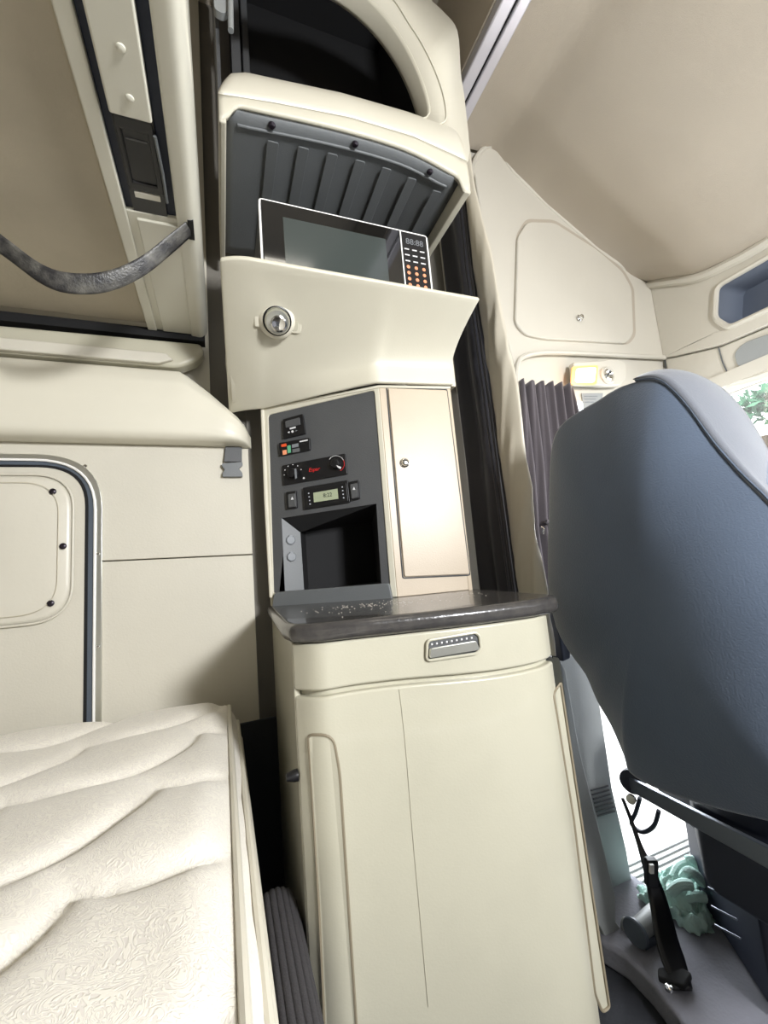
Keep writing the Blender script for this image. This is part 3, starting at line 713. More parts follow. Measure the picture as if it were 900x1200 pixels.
# ------------------------------------------------------------------ microwave bin with its sloping front
bn = thing('microwave_bin', 'beige sloping-front bin holding the microwave, with round chrome latch', 'bin')
Bp = [V((.035, 1.39, 0)), V((.148, 1.345, 0)), V((.448, 1.125, 0)), V((.692, 1.097, 0))]
def binf(u, v):
    X_ = ipol([(0, .040), (.2, .148), (.6, .448), (1, .695)], u); Yb = ipol([(p.x, p.y) for p in Bp], X_)
    xt = .018 + (.722-.018)*ipol([(0, 0), (.2, .17), (.6, .60), (1, 1)], u)
    t = v; s = min(1, t/.75); fr = 1-(1-s)**1.75; fl_ = t**.9
    k = min(1, max(0, (u-.15)/.5)); f = fl_*(1-k) + fr*k
    x = xt + (X_-xt)*f**1.0; y = .945 + (Yb-.945)*f
    z = .762 + (.552-.762)*t
    if u < .12: 
        e = 1-u/.12; y += .02*e*e
    return V((x, y, z))
bf = obj('front', grid(binf, 40, 24), 'beige', bn, solid=.014, soff=-1, angle=80, bevel=0)
m_ = bf.modifiers.new('bevel', 'BEVEL'); m_.width = .005; m_.segments = 3; m_.limit_method = 'ANGLE'; m_.angle_limit = math.radians(50)
obj('bin_floor', prism([(.05, 1.41, .726), (.05, 1.06, .726), (.12, 1.02, .726), (.68, .985, .726), (.69, 1.41, .726)], (0, 0, .016)), 'dark', bn)
obj('bin_side', bx(.69, .705, 1.09, 1.41, .55, .72), 'beige', bn)
obj('bin_side', prism([(.045, 1.41, .56), (.045, 1.33, .56), (.03, 1.10, .72), (.03, 1.41, .72)], (.012, 0, 0)), 'beige', bn)
# latch
bp0 = binf(.28, .30); bn_ = (binf(.30, .30)-bp0).cross(binf(.28, .34)-bp0).normalized()
if bn_.dot(bp0) > 0: bn_ = -bn_
def BPt(a, b, off=0.): return PP(a, b, bp0+bn_*off, bn_)
d_ = ray(323, 374); bp0_ = None
lo_ = None
for iu in range(101):
    for iv in range(101):
        q = binf(iu/100, iv/100); k = q.normalized().dot(d_.normalized())
        if lo_ is None or k > lo_[0]: lo_ = (k, iu/100, iv/100)
uu, vv_ = lo_[1], lo_[2]; bp0 = binf(uu, vv_); bn_ = (binf(uu+.02, vv_)-bp0).cross(binf(uu, vv_+.03)-bp0).normalized()
if bn_.dot(bp0) > 0: bn_ = -bn_
bn_ = (bn_*.6 - bp0.normalized()*.5).normalized()
LO = .012
lp = obj('latch_plate', prism(rp([BPt(288, 356, LO), BPt(356, 362, LO), BPt(353, 392, LO), BPt(291, 386, LO)], .012), -bn_*.05), 'beige', bn, bevel=.004, seg=3)
obj('latch_cup', prism(rp([BPt(292, 362, LO-.002), BPt(351, 366, LO-.002), BPt(349, 388, LO-.002), BPt(294, 383, LO-.002)], .008), bn_*.0035), 'cab', lp, bevel=.0015)
obj('latch_bar', prism(rp([BPt(297, 362, LO), BPt(320, 364, LO), BPt(320, 384, LO), BPt(298, 382, LO)], .006), bn_*.010), 'beige_s', lp, bevel=.004, seg=3)
lc0 = BPt(324, 374, LO-.010); axl = (bn_+V((0, -.25, -.05))).normalized()
obj('latch_collar', lathe([(.050, -.02), (.050, .010), (.046, .022), (.038, .028), (.036, .022)], lc0, axl, 32), 'beige_s', lp)
obj('latch_ring', lathe([(.0375, .02), (.0375, .029), (.035, .030), (.034, .024)], lc0, axl, 28), 'black', lp)
kb = obj('latch_knob', lathe([(.033, .02), (.033, .038), (.029, .045), (0, .046)], lc0, axl, 28), 'alum', lp)
obj('latch_key', lathe([(.021, .044), (.021, .050), (.017, .052), (.007, .049), (0, .049)], lc0+V((.002, 0, -.003)), axl, 24), 'chrome', lp)
finish(bn)

# ------------------------------------------------------------------ microwave
mw = thing('microwave', 'small black microwave with white edge sitting in the beige bin', 'microwave')
MY = 1.0
mz0, mz1 = .745, YP(400, 252, MY).z
ml, mr = YP(303.5, 250, MY).x, YP(503, 300, MY).x
obj('body', bx(ml+.004, mr-.004, MY+.012, 1.39, mz0, mz1-.006), 'black', mw, bevel=.004)
fr = rp([YP(300, 300, MY), YP(305, 231.5, MY), YP(500.5, 272.5, MY), YP(507.5, 335, MY), V((mr, MY, mz0)), V((ml, MY, mz0))], [0, .01, .014, 0, .004, .004])
ol = rp([V((ml, MY, mz0)), V((ml, MY, mz1-.004)), V((mr, MY, mz1-.004)), V((mr, MY, mz0))], [.003, .012, .012, .003])
def shrink(l, d):
    c = sum(l, V())/len(l); return [V((c.x+(p.x-c.x)*(1-d/abs(mr-ml)*2), p.y, c.z+(p.z-c.z)*(1-d/(mz1-mz0)*2))) for p in l]
obj('white_trim', plate(ol, [shrink(ol, .005)], (0, .014, 0)), 'white', mw, bevel=.001)
xd = YP(471, 300, MY).x
obj('door', bx(ml+.006, xd-.002, MY-.004, MY+.012, mz0+.004, mz1-.010), 'glass_b', mw, bevel=.002)
obj('door_window', bx(ml+.06, xd-.05, MY-.0048, MY-.003, mz0+.02, mz1-.050), 'mw_win', mw)
obj('divider', bx(xd-.002, xd+.0015, MY-.005, MY+.01, mz0+.003, mz1-.009), 'white', mw)
cpm = obj('control_strip', bx(xd+.002, mr-.006, MY-.003, MY+.012, mz0+.004, mz1-.010), 'black', mw, bevel=.0015)
text_mesh('display_digits', '88:88', V(((xd+mr)/2-.002, MY-.0036, mz1-.041)), (1, 0, 0), (0, 0, 1), .026, 'gprint', cpm)
for r_ in range(7):
    for c_ in range(3):
        x = xd+.016+c_*.025; z = mz1-.066-r_*.019
        mt2 = 'wprint' if r_ < 3 else 'oprint'
        sz_ = (.015, .001, .0035) if r_ < 3 else (.010, .001, .010)
        bmk = box(NB(), (x, MY-.0036, z), sz_) if r_ < 3 else lathe([(.0055, 0), (.0055, .0008), (0, .0008)], (x, MY-.003, z), (0, -1, 0), 10)
        obj('key', bmk, mt2, cpm, smooth=False)
finish(mw)

# ------------------------------------------------------------------ overhead cabinet (hood) above the microwave
hd = thing('overhead_cabinet', 'beige overhead cabinet with dark curved cubby and ribbed grey underside', 'cabinet')
HY = .925; hl, hr = .026, .725
# lower lip: front band under the crease, bowed upward at centre, with ribbed underside behind it
niT = YL([(268, 150), (270, 137), (276, 129), (300, 128.5), (400, 151), (470, 176), (530, 201), (538, 207), (534, 214)], HY)
lz = [(hl, 1.165), (.16, 1.19), (.36, 1.218), (.55, 1.222), (.70, 1.20), (hr, 1.195)]     # crease height
nz_ = [(hl, 1.09), (.05, 1.115), (.07, 1.145), (.11, 1.152), (.33, 1.172), (.52, 1.172), (.66, 1.14), (.69, 1.125), (.70, 1.09), (hr, 1.085)]  # bottom edge of lip
_n = smooth_path([V((a, 0, b)) for a, b in nz_], 5); nz_ = [(p.x, p.z) for p in _n]
def lipf(u, v):
    x = hl + (hr-hl)*u; zt = ipol(lz, x); zb_ = ipol(nz_, x)
    return V((x, HY-.002*math.sin(PI*v), zb_+(zt-zb_)*v))
obj('front_lip', grid(lipf, 60, 5), 'beige', hd, solid=.014, soff=-1, angle=60)
# fascia above the crease, leaning back, with the cubby opening and curved pillar
def fas(u, v):  # parameterised strip between crease and opening edge
    x = hl + (hr-hl)*u; z0 = ipol(lz, x); z1 = ipol([(hl, 1.22), (.04, 1.28), (.06, 1.315), (.10, 1.335), (.14, 1.34), (.36, 1.372), (.57, 1.385), (hr, 1.385)], x)
    yb = .06*v**2
    return V((x, HY+yb, z0+(z1-z0)*v))
obj('fascia_ledge', grid(fas, 60, 8), 'beige_s', hd, solid=.012, soff=-1, angle=60)
yo = HY+.045
open_edge = [YP(380+(a-380)*1.09, 60+(b-60)*1.06, yo) for a, b in ((478, 133), (486, 134), (491, 131), (493, 124), (489, 105), (481, 82), (470, 58), (456, 35), (440, 14), (418, -8), (390, -28), (350, -45), (310, -56), (260, -62))]
outer_edge = [YP(a, b, yo) for a, b in ((478, 160), (520, 175), (549, 188), (545, 120), (540, 85), (536, 36), (520, 14), (500, -4), (478, -22), (450, -40), (420, -56), (360, -75), (310, -88), (255, -98))]
bmp = NB(); A = [bmp.verts.new(p) for p in smooth_path(open_edge, 4)]; B_ = [bmp.verts.new(p) for p in smooth_path(outer_edge, 4)]
for i in range(len(A)-1): bmp.faces.new((A[i], A[i+1], B_[i+1], B_[i]))
obj('curved_pillar', bmp, 'beige_s', hd, solid=.03, soff=1, angle=60)
oe = smooth_path(open_edge, 4)
bmr = NB()
for (a, b) in zip(oe, oe[1:]):
    pass
def rimf(u, v):
    p = pathpt(oe, u); c = YP(380, 60, yo); d = (c-p); d.y = 0; d.normalize()
    return p + d*(-.0 + .012*math.sin(v*PI/2)) + V((0, -.002 + .06*v, 0)) - d*.0
obj('opening_rim', grid(rimf, 44, 6), 'beige', hd, solid=.004, angle=60)
ri = smooth_path([YP(a, b, yo-.003) for a, b in ((500, 150), (520, 143), (523, 130), (518, 105), (508, 78), (494, 50), (478, 25), (462, 0), (440, -22))], 4)
obj('pillar_bead', tube(ri, .0022, 8), 'beige_s', hd)
# right and left skirts
obj('side_skirt', prism([V((hr, HY, 1.085)), V((hr, 1.41, 1.085)), V((hr, 1.41, 2.2)), V((hr, HY+.075, 2.1)), V((hr+.0, HY+.07, 1.30)), V((hr, HY+.004, 1.22))], (-.022, 0, 0)), 'beige', hd, bevel=.004, seg=3)
obj('side_skirt', prism([V((hl, HY, 1.09)), V((hl, 1.41, 1.09)), V((hl, 1.41, 1.26)), V((hl, HY+.05, 1.22)), V((hl, HY, 1.16))], (.016, 0, 0)), 'beige', hd, bevel=.005, seg=3)
ZN = 1.135
def und(u, v):
    x = hl+.016 + (hr-hl-.038)*u; z = ipol(nz_, max(.08, min(.66, x)))-.006
    y = HY+.010 + (1.41-HY-.01)*v
    return V((x, y, z*(1-.0)-(.012*v)))
up_ = obj('ribbed_underside', grid(und, 30, 12), 'dark2', hd, solid=.006, soff=1, angle=80)
for k in range(7):
    x = .160 + k*.0815
    z = ipol(nz_, x)-.010
    u_ = (x-hl-.016)/(hr-hl-.038)
    obj('rib', prism(rp([V((x-.015, .985, z-.002)), V((x+.015, .985, z-.002)), V((x+.015, 1.39, z-.012)), V((x-.015, 1.39, z-.012))], [.006, .006, 0, 0]), (0, 0, -.004)), 'dark2', up_, bevel=.0015)
obj('underside_bead', tube([V((x, .966, ipol(nz_, max(.08, min(.66, x)))-.009)) for x in [.07+.6*k/20 for k in range(21)]], .004, 8), 'dark2', hd)
for a in ((318.5, 146.5), (416, 170), (503.5, 200)):
    p = YP(*a, .948); c = V((p.x, .948, ipol(nz_, max(.08, min(.66, p.x)))-.008))
    obj('screw', lathe([(.0095, 0), (.0095, .003), (.006, .007), (0, .008)], c, (0, 0, -1), 16), 'snap', hd)
# cubby interior: dark floor, back and side
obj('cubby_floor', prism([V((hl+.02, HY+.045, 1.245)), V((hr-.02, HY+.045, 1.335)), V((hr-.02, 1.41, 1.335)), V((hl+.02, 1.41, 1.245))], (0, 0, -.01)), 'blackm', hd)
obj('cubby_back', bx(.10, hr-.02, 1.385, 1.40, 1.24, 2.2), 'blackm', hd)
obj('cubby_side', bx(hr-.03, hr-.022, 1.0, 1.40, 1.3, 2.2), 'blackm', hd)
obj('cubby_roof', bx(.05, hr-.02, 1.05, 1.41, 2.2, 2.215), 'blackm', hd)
obj('cubby_post', bx(.085, .115, 1.30, 1.405, 1.24, 2.2), 'dark', hd)
obj('cubby_post', bx(.125, .15, 1.34, 1.405, 1.24, 2.2), 'dark', hd, bevel=.006)
obj('cubby_side', bx(.03, .04, 1.10, 1.41, 1.24, 2.2), 'dark', hd)
finish(hd)
br = thing('wall_bracket', 'pale grey handle bracket above the left end of the overhead cabinet', 'bracket')
obj('plate', prism(rp(YL([(249, -30), (267, -30), (268, 12), (262, 16), (251, 10)], 1.05), .01), (0, .02, 0)), 'pillar', br, bevel=.004)
obj('handle', tube(YL([(268, -40), (270, 0), (270.5, 36)], 1.04), .008, 10), 'pillar', br)
finish(br)
#SECTION more
# ------------------------------------------------------------------ upper bunk
ub = thing('upper_bunk', 'upper bunk seen from below, brown board with cream metal rail', 'bunk')
ZB = .79
obj('underside_board', bx(-1.12, -.19, -1.2, 1.372, ZB+.018, ZB+.10), 'bunk', ub, bevel=.01)
def railpart(nm, x0, x1, z0, z1, y1=1.375, mt='rail', y0=-1.2, bev=.004, par=ub): return obj(nm, bx(x0, x1, y0, y1, z0, z1), mt, par, bevel=bev, seg=3)
railpart('outer_flange', -.192, -.166, ZB, ZB+.09)
railpart('slot', -.168, -.150, ZB+.012, ZB+.05, mt='navy', y1=.93)
railpart('slot', -.090, -.068, ZB+.012, ZB+.05, mt='navy', y1=.93)
railpart('centre_cover', -.152, -.088, ZB-.006, ZB+.03, y1=.705)
railpart('centre_web', -.168, -.066, ZB+.004, ZB+.05, y0=.915)
railpart('web_step', -.150, -.066, ZB-.001, ZB+.01, y0=.93, y1=1.372)
rl = obj('inner_rail', prism(rp([(-.070, -1.2, ZB-.002), (-.036, -1.2, ZB-.006), (-.022, -1.2, ZB+.02), (-.022, -1.2, ZB+.12), (-.070, -1.2, ZB+.12)], [.006, .014, .014, .006, 0]), (0, 2.59, 0)), 'rail', ub)
for p in ((-.115, .60), (-.116, .68)): obj('rivet', lathe([(.0065, 0), (.006, .002), (.003, .0035), (0, .0035)], (p[0], p[1]-.01 if p[1] > .65 else p[1], ZB-.006), (0, 0, -1), 14), 'rail', ub)
# latch in the rail
obj('latch_housing', bx(-.152, -.088, .705, .925, ZB+.006, ZB+.05), 'black', ub)
obj('latch_cup', plate([(-.150, .71, ZB+.002), (-.090, .71, ZB+.002), (-.086, .86, ZB+.002), (-.150, .86, ZB+.002)], [[(-.140, .735, ZB+.002), (-.100, .735, ZB+.002), (-.098, .84, ZB+.002), (-.140, .84, ZB+.002)]], (0, 0, .02)), 'black', ub, bevel=.004, seg=3)
obj('latch_paddle', prism([(-.138, .75, ZB+.004), (-.102, .75, ZB+.004), (-.102, .79, ZB+.02), (-.138, .79, ZB+.02)], (0, 0, .006)), 'dark', ub, bevel=.002)
obj('latch_strip', bx(-.142, -.096, .862, .875, ZB+.002, ZB+.02), 'rail', ub)
obj('latch_arm', tube([(-.088, .73, ZB), (-.084, .80, ZB-.002), (-.084, .87, ZB)], .003, 8), 'dark2', ub)
obj('gap_shade', bx(-1.12, -.03, 1.376, 1.412, ZB-.018, ZB+.01), 'blackm', ub)  # black strip put in for the shade in the gap over the pad
finish(ub)
# strap
sg = thing('bunk_strap', 'dark woven strap sagging under the upper bunk from a slot in the rail', 'strap')
P_ = smooth_path([(-.043, .925, ZB-.004), (-.085, .925, .735), (-.14, .925, .672), (-.20, .925, .628), (-.26, .925, .612), (-.31, .925, .622), (-.375, .925, .672), (-.46, .925, .735), (-.55, .925, .80)], 6)
def strapf(u, v):
    p = pathpt(P_, u); w_ = .019
    d = V((0, .55, -.83)).normalized() if u > .2 else V((0, .95-.4*u/.2, -.3-.53*u/.2)).normalized()
    return p + d*(w_*(v-.5)*2) + V((0, 0, .0015*math.cos(v*PI*2)))
obj('webbing', grid(strapf, 80, 6), mat('strap_web', (44, 43, 44), .40, grain=.6, gscale=240, var=.6, vscale=34, rgb2=(98, 96, 90)), sg, solid=.002, angle=80)
obj('slot', bx(-.048, -.036, .90, .955, ZB-.0065, ZB+.002), 'blackm', sg)
finish(sg)

# buckle under the bulge shelf
bk_ = thing('strap_buckle', 'black plastic side-release buckle hanging under the moulded wall shelf', 'buckle')
BY = YW-.008
obj('webbing', prism(YL([(264.5, 516), (283, 516.5), (283, 540), (263.5, 540)], BY), (0, .004, 0)), 'dark', bk_)
obj('slider', prism(rp(YL([(264, 524), (283.5, 523), (283.5, 541), (262, 541), (263, 533)], BY-.006), .003), (0, .01, 0)), 'dark', bk_, bevel=.002)
obj('clasp', prism(rp(YL([(260, 543), (284, 541), (284.5, 545), (280, 549), (284, 554), (284.5, 558.5), (260.5, 558.5), (261, 554), (263.5, 550), (260, 546)], BY-.010), .003, 3), (0, .013, 0)), 'dark2', bk_, bevel=.002)
obj('slot', prism(YL([(260, 515.2), (286, 516.5), (286, 518.8), (260, 517.4)], BY-.002), (0, .008, 0)), 'blackm', bk_)
finish(bk_)

# ------------------------------------------------------------------ curtain track across the cab
tk = thing('curtain_track', 'pale metal curtain track crossing the roof behind the overhead cabinet', 'track')
TX = .935; TZ = 1.765
obj('channel', bx(TX-.045, TX+.0, -1.28, 1.36, TZ, TZ+.04), 'track', tk, bevel=.006, seg=3)
obj('channel', bx(TX+.010, TX+.05, -1.28, 1.36, TZ+.002, TZ+.04), 'track', tk, bevel=.006, seg=3)
obj('slot', bx(TX-.002, TX+.012, -1.28, 1.36, TZ+.012, TZ+.04), 'blackm', tk)
obj('hanger_flange', bx(TX-.05, TX+.055, -1.30, 1.50, TZ+.04, 2.25), 'head', tk)
finish(tk)
# privacy curtain bunched at the wall
cu = thing('privacy_curtain', 'charcoal privacy curtain with cream edge bunched behind the control tower', 'curtain')
def curt(y0f, y1f, nf, amp, xo):
    def f(u, v):
        z = 1.76 - (1.76+.30)*v; y0, y1 = y0f(z), y1f(z); y = y0 + (y1-y0)*u
        x = xo + amp*math.sin(u*nf*2*PI + .5*math.sin(v*3)) + .008*noise.noise(V((u*4, v*5, 1)))
        return V((x, y, z))
    return f
yb_ = lambda z: ipol([(-.3, 1.185), (0, 1.19), (.6, 1.20), (1.1, 1.215), (1.8, 1.20)], z)
yo_tab = sorted((XP(a, b, TX-.012).z, XP(a, b, TX-.012).y) for a, b in ((557, 222), (575, 290), (588, 360), (600, 420), (607, 451), (617, 537), (624, 572), (627, 618), (633, 643), (642, 693)))
yo_ = lambda z: ipol(yo_tab, z)
obj('dark_cloth', grid(curt(yb_, lambda z: 1.415, 1.7, .014, TX), 90, 40), 'curtain', cu, solid=.002, angle=80)
def lin_(u, v):
    z = 1.76 - 2.06*v; y0, y1 = yo_(z), yb_(z); y = y0+(y1-y0)*u
    cr_ = .010*max(0, noise.noise(V((u*2, z*9+u*4, 3))))*(1 if z < .9 else .3) if True else 0
    return V((TX-.012-.02*math.sin(PI*u)**.8-cr_*1.5, y+.004*noise.noise(V((0, z*7, 1))), z))
obj('cream_edge', grid(lin_, 16, 160), 'lining', cu, solid=.003, angle=80)
obj('seam_cord', tube([(TX-.02, yb_(z)+.012, z) for z in [1.75-2.0*k/30 for k in range(31)]], .005, 8), 'curtain', cu)
obj('seam_cord', tube([(TX-.022, yb_(z)+.036, z) for z in [1.75-2.0*k/30 for k in range(31)]], .004, 8), 'curtain', cu)
finish(cu)
# pleated curtain at the door window
wc = thing('window_curtain', 'plum-grey pleated curtain gathered beside the driver window', 'curtain')
def wcf(u, v):
    zt, zb2 = .715, -.25
    z = zt + (zb2-zt)*v
    x0 = ipol([(-.25, 1.12), (.1, 1.12), (.35, 1.14), (.715, 1.16)], z); x1 = ipol([(-.25, 1.50), (.08, 1.40), (.16, 1.42), (.35, 1.45), (.5, 1.45), (.715, 1.45)], z)
    x = x0 + (x1-x0)*u
    pl = math.sin(u*2*PI*6 + 2.2*v*(u-.3)*3)
    y = YF-.035 - .017*pl - .006*math.sin(u*2*PI*13+v*4)
    if v < .03: z += .006*math.sin(u*2*PI*6)
    return V((x, y, z))
obj('cloth', grid(wcf, 150, 60), 'curtain2', wc, solid=.002, angle=80)
obj('tie', tube([(1.17, YF-.07, .13), (1.23, YF-.075, .10), (1.29, YF-.07, .12)], .008, 8), 'curtain2', wc)
finish(wc)
hk = tag(obj('curtain_hook', tube([YP(634, 618, YF-.06), YP(637, 620, YF-.07), YP(636, 626, YF-.07)], .005, 8), 'chrome'), 'small chrome hook at the bottom of the plum-grey window curtain', 'hook')

# ------------------------------------------------------------------ reading lamp
lm = thing('reading_lamp', 'lit warm reading lamp with chrome spot on the cab side liner', 'lamp')
LY = YF-.004
obj('bezel', prism(rp(YL([(666, 428), (700, 426), (708, 424), (722, 426), (728, 431), (727, 447), (722, 454), (704, 455), (668, 453)], LY), .012, 5), (0, -.03, 0)), 'liner', lm, bevel=.006, seg=3)
obj('halo_rim', prism(rp(YL([(669.5, 430), (700, 428.5), (698, 451.5), (668, 451.5)], LY-.030), .014), (0, -.006, 0)), 'lamp2', lm, bevel=.003)  # orange halo of the lit lens put in as a glowing rim
obj('lit_lens', prism(rp(YL([(674, 432.5), (697, 431.5), (695, 449), (672.5, 449)], LY-.030), .014), (0, -.010, 0)), 'lamp', lm, bevel=.004)
sc2 = YP(711, 440.5, LY-.03)
sh = obj('spot_ring', lathe([(.042, 0), (.042, .008), (.034, .014), (.030, .010)], sc2, (0, -1, 0), 28), 'liner', lm)
obj('spot_eye', lathe([(.030, .004), (.028, .012), (.020, .016), (.012, .010), (0, .012)], sc2, (0, -1, 0), 24), 'chrome', sh)
finish(lm)
ll = bpy.data.lights.new('reading_lamp_glow', 'POINT'); ll.energy = .3; ll.color = (1, .8, .55); ll.shadow_soft_size = .03
lo2 = bpy.data.objects.new('reading_lamp_glow', ll); C.objects.link(lo2); lo2.location = YP(683, 441, LY-.09) + V((0, 0, H))
lb = thing('pillar_label', 'small grey instruction label under the reading lamp', 'label')
q = YL([(681, 461), (706, 461), (704, 480), (684, 480)], YF+.016)
obj('card', prism(q, (0, -.003, 0)), 'pillar', lb)
for k in range(3):
    a = YP(684.5, 464+k*3.4, YF+.012); b = YP(700-k*2, 464+k*3.4, YF+.012)
    obj('print_line', prism([a, b, b+V((0, 0, -.003)), a+V((0, 0, -.003))], (0, -.001, 0)), 'gprint', lb)
finish(lb)

# ------------------------------------------------------------------ driver seat
st = thing('driver_seat', 'slate-blue fabric driver seat seen from behind with grey side bolster', 'seat')
SX = .86
outl = [(700, 470), (674, 485), (656, 500), (647, 522), (644, 560), (643.5, 600), (642, 640), (643, 690), (652, 735), (668, 765), (686, 790), (700, 822), (716, 850), (731, 885), (738, 905), (765, 922), (800, 935), (850, 950), (900, 962), (985, 985), (1010, 900), (1000, 780), (970, 690), (935, 635), (900, 590), (866, 556), (835, 520), (808, 482), (786, 457), (768, 446), (745, 448), (722, 456)]
OP = [XP(a, b, SX) for a, b in outl]
cs = V((SX, .62, -.10))
OPs = smooth_path(OP+[OP[0]], 3)[:-1]
nO = len(OPs)
def backf(i, r):
    p = cs.lerp(OPs[i], r); 
    b = .085*(1-r**2.6)
    return V((p.x - b + .0, p.y, p.z))
bms = NB(); R_ = [1, .985, .96, .92, .86, .78, .68, .56, .42, .26]
rings = []
front_r = []
for dx, sc in ((.17, .93), (.155, .97), (.13, .99), (.09, 1.0), (.045, 1.01), (.012, 1.008)):
    rings.append([bms.verts.new(cs + (OPs[i]-cs)*sc + V((dx, 0, 0))) for i in range(nO)])
for r_ in R_: rings.append([bms.verts.new(backf(i, r_)) for i in range(nO)])
for a, b in zip(rings, rings[1:]):
    for i in range(nO): bms.faces.new((a[i], a[(i+1) % nO], b[(i+1) % nO], b[i]))
cv = bms.verts.new(cs + V((-.085, 0, 0)))
for i in range(nO): bms.faces.new((rings[-1][i], rings[-1][(i+1) % nO], cv))
bms.faces.new(rings[0][::-1]); bmesh.ops.recalc_face_normals(bms, faces=bms.faces[:])
obj('backrest', bms, 'seat', st, angle=80)
# bolster band round the near side and top
ia, ib = 0, nO
bol = NB(); idx = [k for k in range(23*3, 30*3+1)]
fpx = [(1010, 790), (985, 705), (950, 640), (920, 575), (900, 538), (872, 490), (842, 458), (812, 447), (782, 443), (752, 444)]
fpath = smooth_path([XP(a, b, SX+.19) for a, b in fpx], 4)
def bolf(u, v):
    i = idx[0] + u*(idx[-1]-idx[0]); k = min(int(i), nO-2); p = OPs[k].lerp(OPs[k+1], i-k); q = pathpt(fpath, u)
    d = (p-cs); d.x = 0; d.normalize()
    f = min(1, (1-u)/.22); f = math.sin(f*PI/2)
    return p.lerp(q, v*f) + d*(.004 + .018*math.sin(PI*v)*f)
grid(bolf, 60, 10, bm=bol)
obj('side_bolster', bol, 'seat2', st, solid=.012, soff=0, angle=80)
obj('seam', tube([OPs[i]+V((.0, 0, 0))+(OPs[i]-cs).normalized()*.004 for i in idx], .0025, 6), 'seat', st)
obj('cushion', bx(1.05, 1.5, .38, .80, -.54, -.42), 'seat', st, bevel=.05, seg=4)
obj('cushion_pan', prism(rp([(.90, .36, -.70), (1.5, .36, -.70), (1.5, .96, -.70), (1.1, .84, -.70), (.90, .68, -.70)], .03), (0, 0, .16)), 'navy', st, bevel=.01)
obj('suspension', prism([(1.04, .68, -.99), (1.60, .55, -.99), (1.60, .97, -.99), (1.235, .97, -.99)], (0, 0, .36)), 'navy', st, bevel=.01)
obj('suspension', prism([(1.0, .64, -.72), (1.6, .35, -.72), (1.6, .98, -.72), (1.16, .98, -.72)], (0, 0, .10)), 'navy', st, bevel=.01)
for k in range(3):
    obj('base_rail', tube([XP(830+k*4, 1040+k*22, 1.02-.02*k), XP(860+k*4, 1056+k*22, 1.0-.02*k)], .002, 6), 'steel', st)
obj('frame_hoop', tube(smooth_path([XP(a, b, .97) for a, b in ((758, 880), (765, 905), (780, 918), (805, 925), (835, 924), (850, 918))], 5), .006, 8), 'steel', st)
finish(st)
# arm bar and seat-belt stalk
ab = thing('seat_tether_bar', 'long steel bar running from the door pillar to under the driver seat', 'bar')
p1 = XP(738, 918, 1.0); p2 = XP(915, 1012, .80)
dv = (p2-p1).normalized()
obj('bar', box(NB(), (p1+p2)/2, ((p2-p1).length+.08, .012, .034), (dv, dv.cross(V((0, 0, 1))).normalized(), dv.cross(V((0, 0, 1))).normalized().cross(dv)*1)), 'steel', ab, bevel=.003)
obj('bracket', lathe([(.030, -.008), (.030, .008), (.018, .012), (.010, .010)], p1+V((.0, -.01, .01)), (-1, -.4, 0), 20), 'navy', ab)
obj('bolt', lathe([(.012, 0), (.012, .008), (0, .009)], p1+V((-.012, -.01, -.03)), (-1, -.4, 0), 12), 'chrome', ab)
obj('cable_loop', tube(smooth_path([XP(a, b, 1.12) for a, b in ((750, 935), (745, 952), (740, 965), (752, 975), (766, 968), (772, 950))], 5), .006, 8), 'navy', ab)
finish(ab)
bs = thing('belt_stalk', 'black seat-belt strap running down to a floor anchor beside the driver seat', 'seat belt')
w0 = [XP(730, 935, 1.08), XP(740, 960, 1.07), XP(752, 995, 1.04), XP(762, 1020, 1.02), ZP(772, 1055, -.90), ZP(782, 1100, -.95), ZP(793, 1135, -.975), ZP(800, 1158, -.985)]
wd = [.004, .005, .007, .018, .026, .032, .034, .028]
pa = smooth_path(w0, 5)
def stalk(u, v):
    p = pathpt(pa, u); k = u*(len(wd)-1); i = min(int(k), len(wd)-2); w_ = wd[i]+(wd[i+1]-wd[i])*(k-i)
    return p + RT*(w_*(v-.5)*1.6)
obj('strap', grid(stalk, 50, 4), 'black', bs, solid=.008, angle=60)
bl = obj('buckle', box(NB(), XP(763, 1022, 1.01), (.03, .02, .07), (RT, FW, UP)), 'black', bs, bevel=.005)
obj('button', box(NB(), XP(763.5, 1018, .998), (.010, .006, .022), (RT, FW, UP)), 'white', bl)
fa_ = ZP(796, 1152, -.99)
AF = 'blackm'
obj('anchor_foot', prism(rp([fa_+V((-.040, .020, 0)), fa_+V((-.01, -.02, 0)), fa_+V((.035, -.008, 0)), fa_+V((.025, .018, 0)), fa_+V((-.02, .035, 0))], .006), (0, 0, .014)), AF, bs, bevel=.004)
obj('anchor_bolt', lathe([(.008, 0), (.008, .006), (0, .008)], ZP(784, 1160, -.972), (0, 0, 1), 12), 'chrome', bs)
finish(bs)
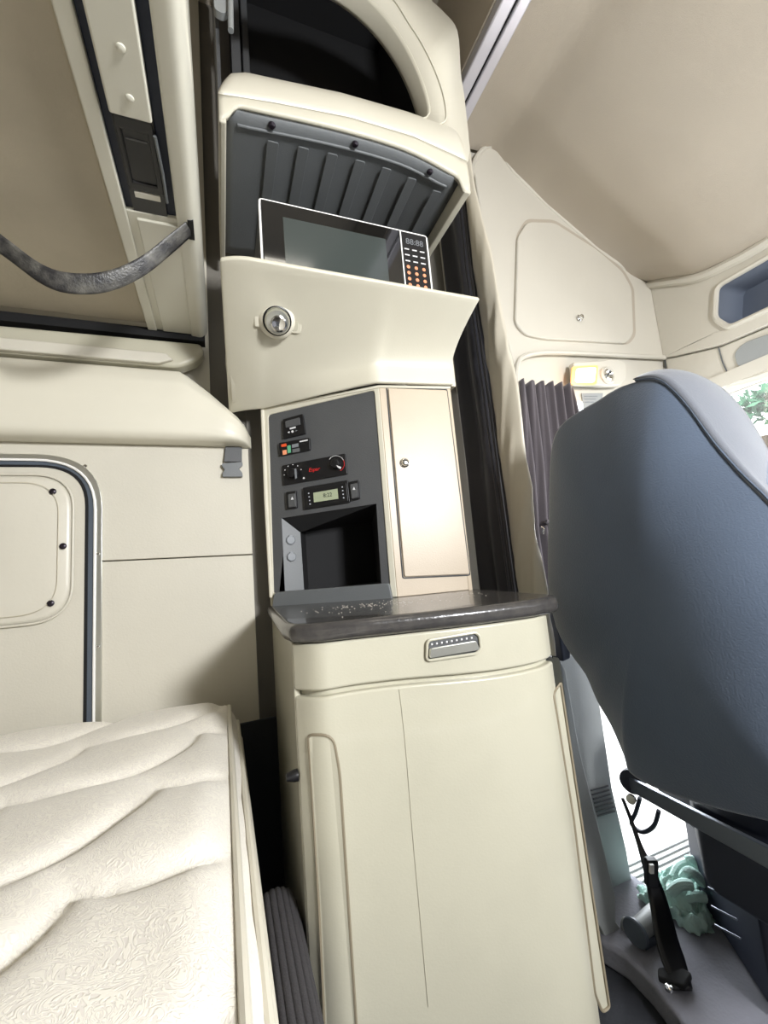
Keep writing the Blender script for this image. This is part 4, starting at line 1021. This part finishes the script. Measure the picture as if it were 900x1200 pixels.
# towel
twl = thing('towel', 'crumpled mint-green towel on the floor by the open door', 'towel')
tc = ZP(808, 1058, -.93)
def towf(u, v):
    a = u*2*PI; r = .085*v**.8*(1+.18*math.sin(a*3+1))
    q = V((math.cos(a)*v*2.2, math.sin(a)*v*2.2, 2)); w1 = noise.fractal(q*1.6, 1, 2, 4)
    h = .080*(1-v**1.6) + .026*w1*(1-v*.6) + .012*math.sin(v*15+a*2+w1*3)*(1-v*.4)
    return V((1.165 + (r+.02*w1*v)*math.cos(a)*1.05, .965 + (r+.02*w1*v)*math.sin(a)*.95, -.998 + max(.0, h)))
obj('cloth', grid(towf, 120, 60), 'towel', twl, angle=80)
for k, (rr_, zz) in enumerate(((.055, .07), (.035, .085), (.07, .035))):
    obj('fold', tube([(1.165+rr_*math.cos(t)*.9+.02*k, .935+rr_*math.sin(t)*.6, -.99+zz+.02*math.sin(t*2)) for t in [k*PI+.2*j for j in range(22)]], .013, 10), 'towel', twl)
finish(twl)
# grey cylinder lying on the floor
cyl = thing('floor_roller', 'short grey flanged cylinder lying on the cab floor beside the belt anchor', 'cylinder')
ca = V((.945, .93, -.966)); cb = V((1.05, .945, -.966)); axc = (cb-ca).normalized()
obj('flange', lathe([(.030, 0), (.032, .004), (.030, .012), (.022, .014)], ca, axc, 24), 'rubber', cyl)
obj('barrel', lathe([(.022, .01), (.023, .02), (.025, .11), (.023, .115)], ca, axc, 24), 'pillar', cyl)
obj('cradle', bx(.96, 1.06, .915, .955, -.999, -.98), 'rubber', cyl)
finish(cyl)
# black stay behind the counter's right end
sy_ = thing('seat_belt_reel', 'black seat-belt cover on the pillar beside the right end of the countertop', 'cover')
obj('cover', prism([YP(a, b, 1.05) for a, b in ((648, 690), (664, 696), (671, 725), (669, 772), (660, 776), (655, 742))], (0, .05, 0)), 'navy', sy_, bevel=.006)
obj('strap_guide', tube([YP(666, 728, 1.04), YP(670, 745, 1.04), YP(672, 768, 1.04)], .005, 8), 'steel', sy_)
finish(sy_)
